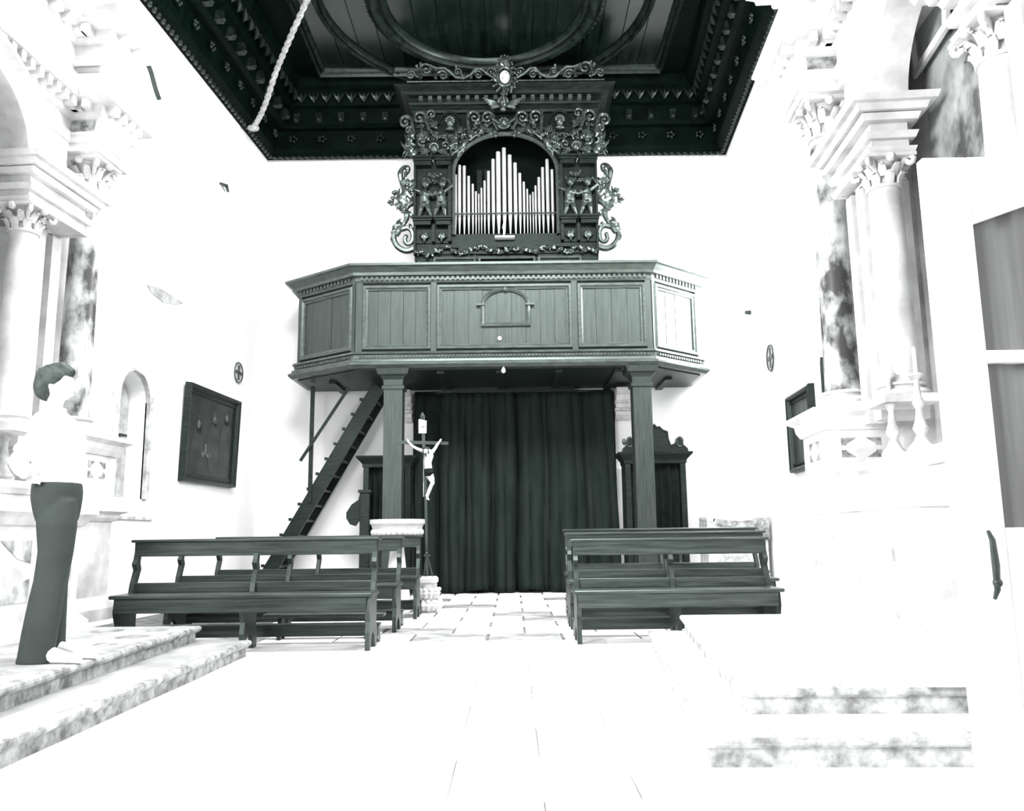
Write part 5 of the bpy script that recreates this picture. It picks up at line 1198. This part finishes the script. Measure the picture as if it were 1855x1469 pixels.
# body: head, neck, arms with hands, ankles: one mesh
mb = MB()
mb.ball(mp(108, 696, 0), (24 * ms, 23 * ms, 29 * ms), 16, 12); mb.ball(mp(112, 706, 0), (20 * ms, 20 * ms, 21 * ms), 14, 10)
mb.tube([mp(131, 690, 0), mp(136, 702, 0)], [4 * ms, 5.5 * ms], 8)
mb.ball(mp(131, 715, 0), (4 * ms, 6 * ms, 3 * ms), 8, 6); mb.ball(mp(104, 702, .0) + Vector((0, -23 * ms, 0)), (4 * ms, 3 * ms, 8 * ms), 8, 6)
mb.tube([mp(104, 715, 0), mp(99, 735, 0), mp(97, 752, 0)], [14 * ms, 14 * ms, 18 * ms], 12)
mb.tube([mp(97, 750, 0), mp(104, 800, 0), mp(105, 870, 0)], [20 * ms, 30 * ms, 28 * ms], 12)
for dd, ex, ey, hx, hy in ((.20, 24, 838, 62, 868), (-.20, 40, 836, 80, 868)):
    sh = mp(84, 770, dd * .9); el = mp(ex, ey, dd * 1.7); wr_ = mp(hx - 16, hy - 5, dd * 1.15)
    mb.tube([sh, (sh + el) / 2, el, (el + wr_) / 2 , wr_], [15 * ms, 13.5 * ms, 10.5 * ms, 10.5 * ms, 7.5 * ms], 10)
    pm = mp(hx - 6, hy, dd * 1.0); mb.ball(pm, (10 * ms, 4.5 * ms, 8.5 * ms), 10, 7)
    for k in range(4):
        f0 = mp(hx, hy - 5 + k * 3.8, dd * 1.0); f1 = mp(hx + 8, hy - 5 + k * 4.2, dd * .97); f2 = mp(hx + 14 - abs(k - 1.3) * 1.6, hy - 3 + k * 4.2, dd * .92); mb.tube([f0, f1, f2], [2.7 * ms, 2.4 * ms, 1.9 * ms], 6)
    mb.tube([mp(hx - 12, hy - 4, dd), mp(hx - 8, hy - 12, dd * .96), mp(hx, hy - 15, dd * .93)], [3.2 * ms, 2.9 * ms, 2.2 * ms], 6)
for dd, x, y in ((.10, 80, 1180), (-.12, 101, 1170)): mb.tube([mp(104, 880, dd * .5), mp(101, 950, dd), mp(97 if dd > 0 else 104, 1050, dd), mp(x, y - 70, dd), mp(x, y, dd)], [18 * ms, 18 * ms, 11 * ms, 9 * ms, 8 * ms], 8)
bd = mb.build('body', M['skin'], man, True); remesh(bd, .0085, 2)
# hair
mb = MB(); mb.ball(mp(98, 688, 0), (31 * ms, 30 * ms, 27 * ms), 16, 12); mb.ball(mp(86, 700, 0), (22 * ms, 29 * ms, 28 * ms), 14, 10); mb.tube([mp(98, 674, 0), mp(114, 670, 0), mp(132, 678, 0)], [17 * ms, 16 * ms, 9 * ms], 10)
rn = random.Random(9)
for k in range(26):
    a = rn.uniform(-2.6, .2); b = rn.uniform(-1.2, 1.2); c0 = mp(95, 690, 0); v_ = Vector((math.cos(a) * math.cos(b), math.sin(b), -math.sin(a) * math.cos(b))) if False else Vector((-abs(math.cos(a)) * math.cos(b), math.sin(b), -math.sin(a) * math.cos(b)))
    mb.ball(c0 + v_ * 25 * ms, 7 * ms, 7, 5)
hr = mb.build('hair', M['hair'], man, True); remesh(hr, .008, 2)
# shirt
mb = MB()
def ell(cx, cy, rx, ry, k=18): c = mp(cx, cy, 0); return [c + Vector((math.cos(2 * PI * i / k) * rx * ms, math.sin(2 * PI * i / k) * ry * ms, 0)) for i in range(k)]
mb.loft([ell(104, 878, 37, 43), ell(104, 874, 39, 45), ell(104, 860, 38, 46), ell(106, 825, 42, 50), ell(105, 790, 44, 56), ell(102, 768, 38, 58), ell(99, 754, 26, 44), ell(98, 744, 17, 24), ell(99, 738, 15, 17)])
for dd, ex, ey in ((.20, 24, 838), (-.20, 40, 836)):
    sh = mp(92, 774, dd * .8); el = mp(ex, ey, dd * 1.7); e2 = sh.lerp(el, .78); mb.tube([sh, sh.lerp(el, .3), e2], [20 * ms, 20 * ms, 19 * ms], 12)
sh_ = mb.build('shirt', M['shirt'], man, True); remesh(sh_, .009, 5)
m_ = MB(); P = [mp(99, 742, 0) + Vector((math.cos(a) * 16 * ms, math.sin(a) * 19 * ms, (.6 - math.cos(a)) * 3 * ms)) for a in [2 * PI * k / 18 for k in range(19)]]; m_.tube(P, 4 * ms, 6); m_.build('collar', M['shirt'], sh_, True)
# trousers
mb = MB()
mb.loft([ell(103, 945, 33, 38), ell(103, 925, 38, 42), ell(103, 905, 41, 45), ell(104, 890, 41, 46), ell(104, 874, 39.5, 45.5)])
def leg(dd, P, nm='x'):
    rings = []
    for x, y, rx, ry in P:
        c = mp(x, y, dd * (1.0 if y > 1020 else .62 + .38 * max(0, y - 905) / 115)); rings.append([c + Vector((math.cos(2 * PI * i / 14) * rx * ms, math.sin(2 * PI * i / 14) * ry * ms, 0)) for i in range(14)])
    mb.loft(rings)
leg(.10, [(62, 1204, 33, 20), (65, 1190, 32, 19), (73, 1140, 31, 19), (84, 1085, 30, 19), (92, 1050, 29, 20), (101, 1000, 30, 23), (103, 950, 35, 26), (104, 905, 33, 22)])
leg(-.12, [(99, 1187, 21, 19), (98, 1160, 19, 18), (101, 1110, 18, 18), (103, 1060, 18, 19), (105, 1010, 24, 22), (105, 960, 31, 25), (104, 905, 32, 22)])
tr = mb.build('trousers', M['trouser'], man, True); remesh(tr, .009, 14)
for dd, x0_, y0_ in ((.10, 92, 1200), (-.10, 122, 1186)):
    m_ = MB(); a = mp(x0_ - 12, y0_, dd); a.z = zf_ + .035; 
    rings = []
    for t, rx, rz_ in ((-.03, .03, .04), (.0, .042, .055), (.06, .040, .05), (.13, .046, .038), (.19, .046, .030), (.235, .035, .022), (.25, .012, .012)):
        c = a + Vector((t, -.1 * t, rz_ - .035)); rings.append([Vector((c.x, c.y + math.cos(2 * PI * i / 12) * rx, max(zf_, c.z + math.sin(2 * PI * i / 12) * rz_))) for i in range(12)])
    m_.loft(rings); m_.build('shoe', M['shirt'], man, True, label='pale shoe')
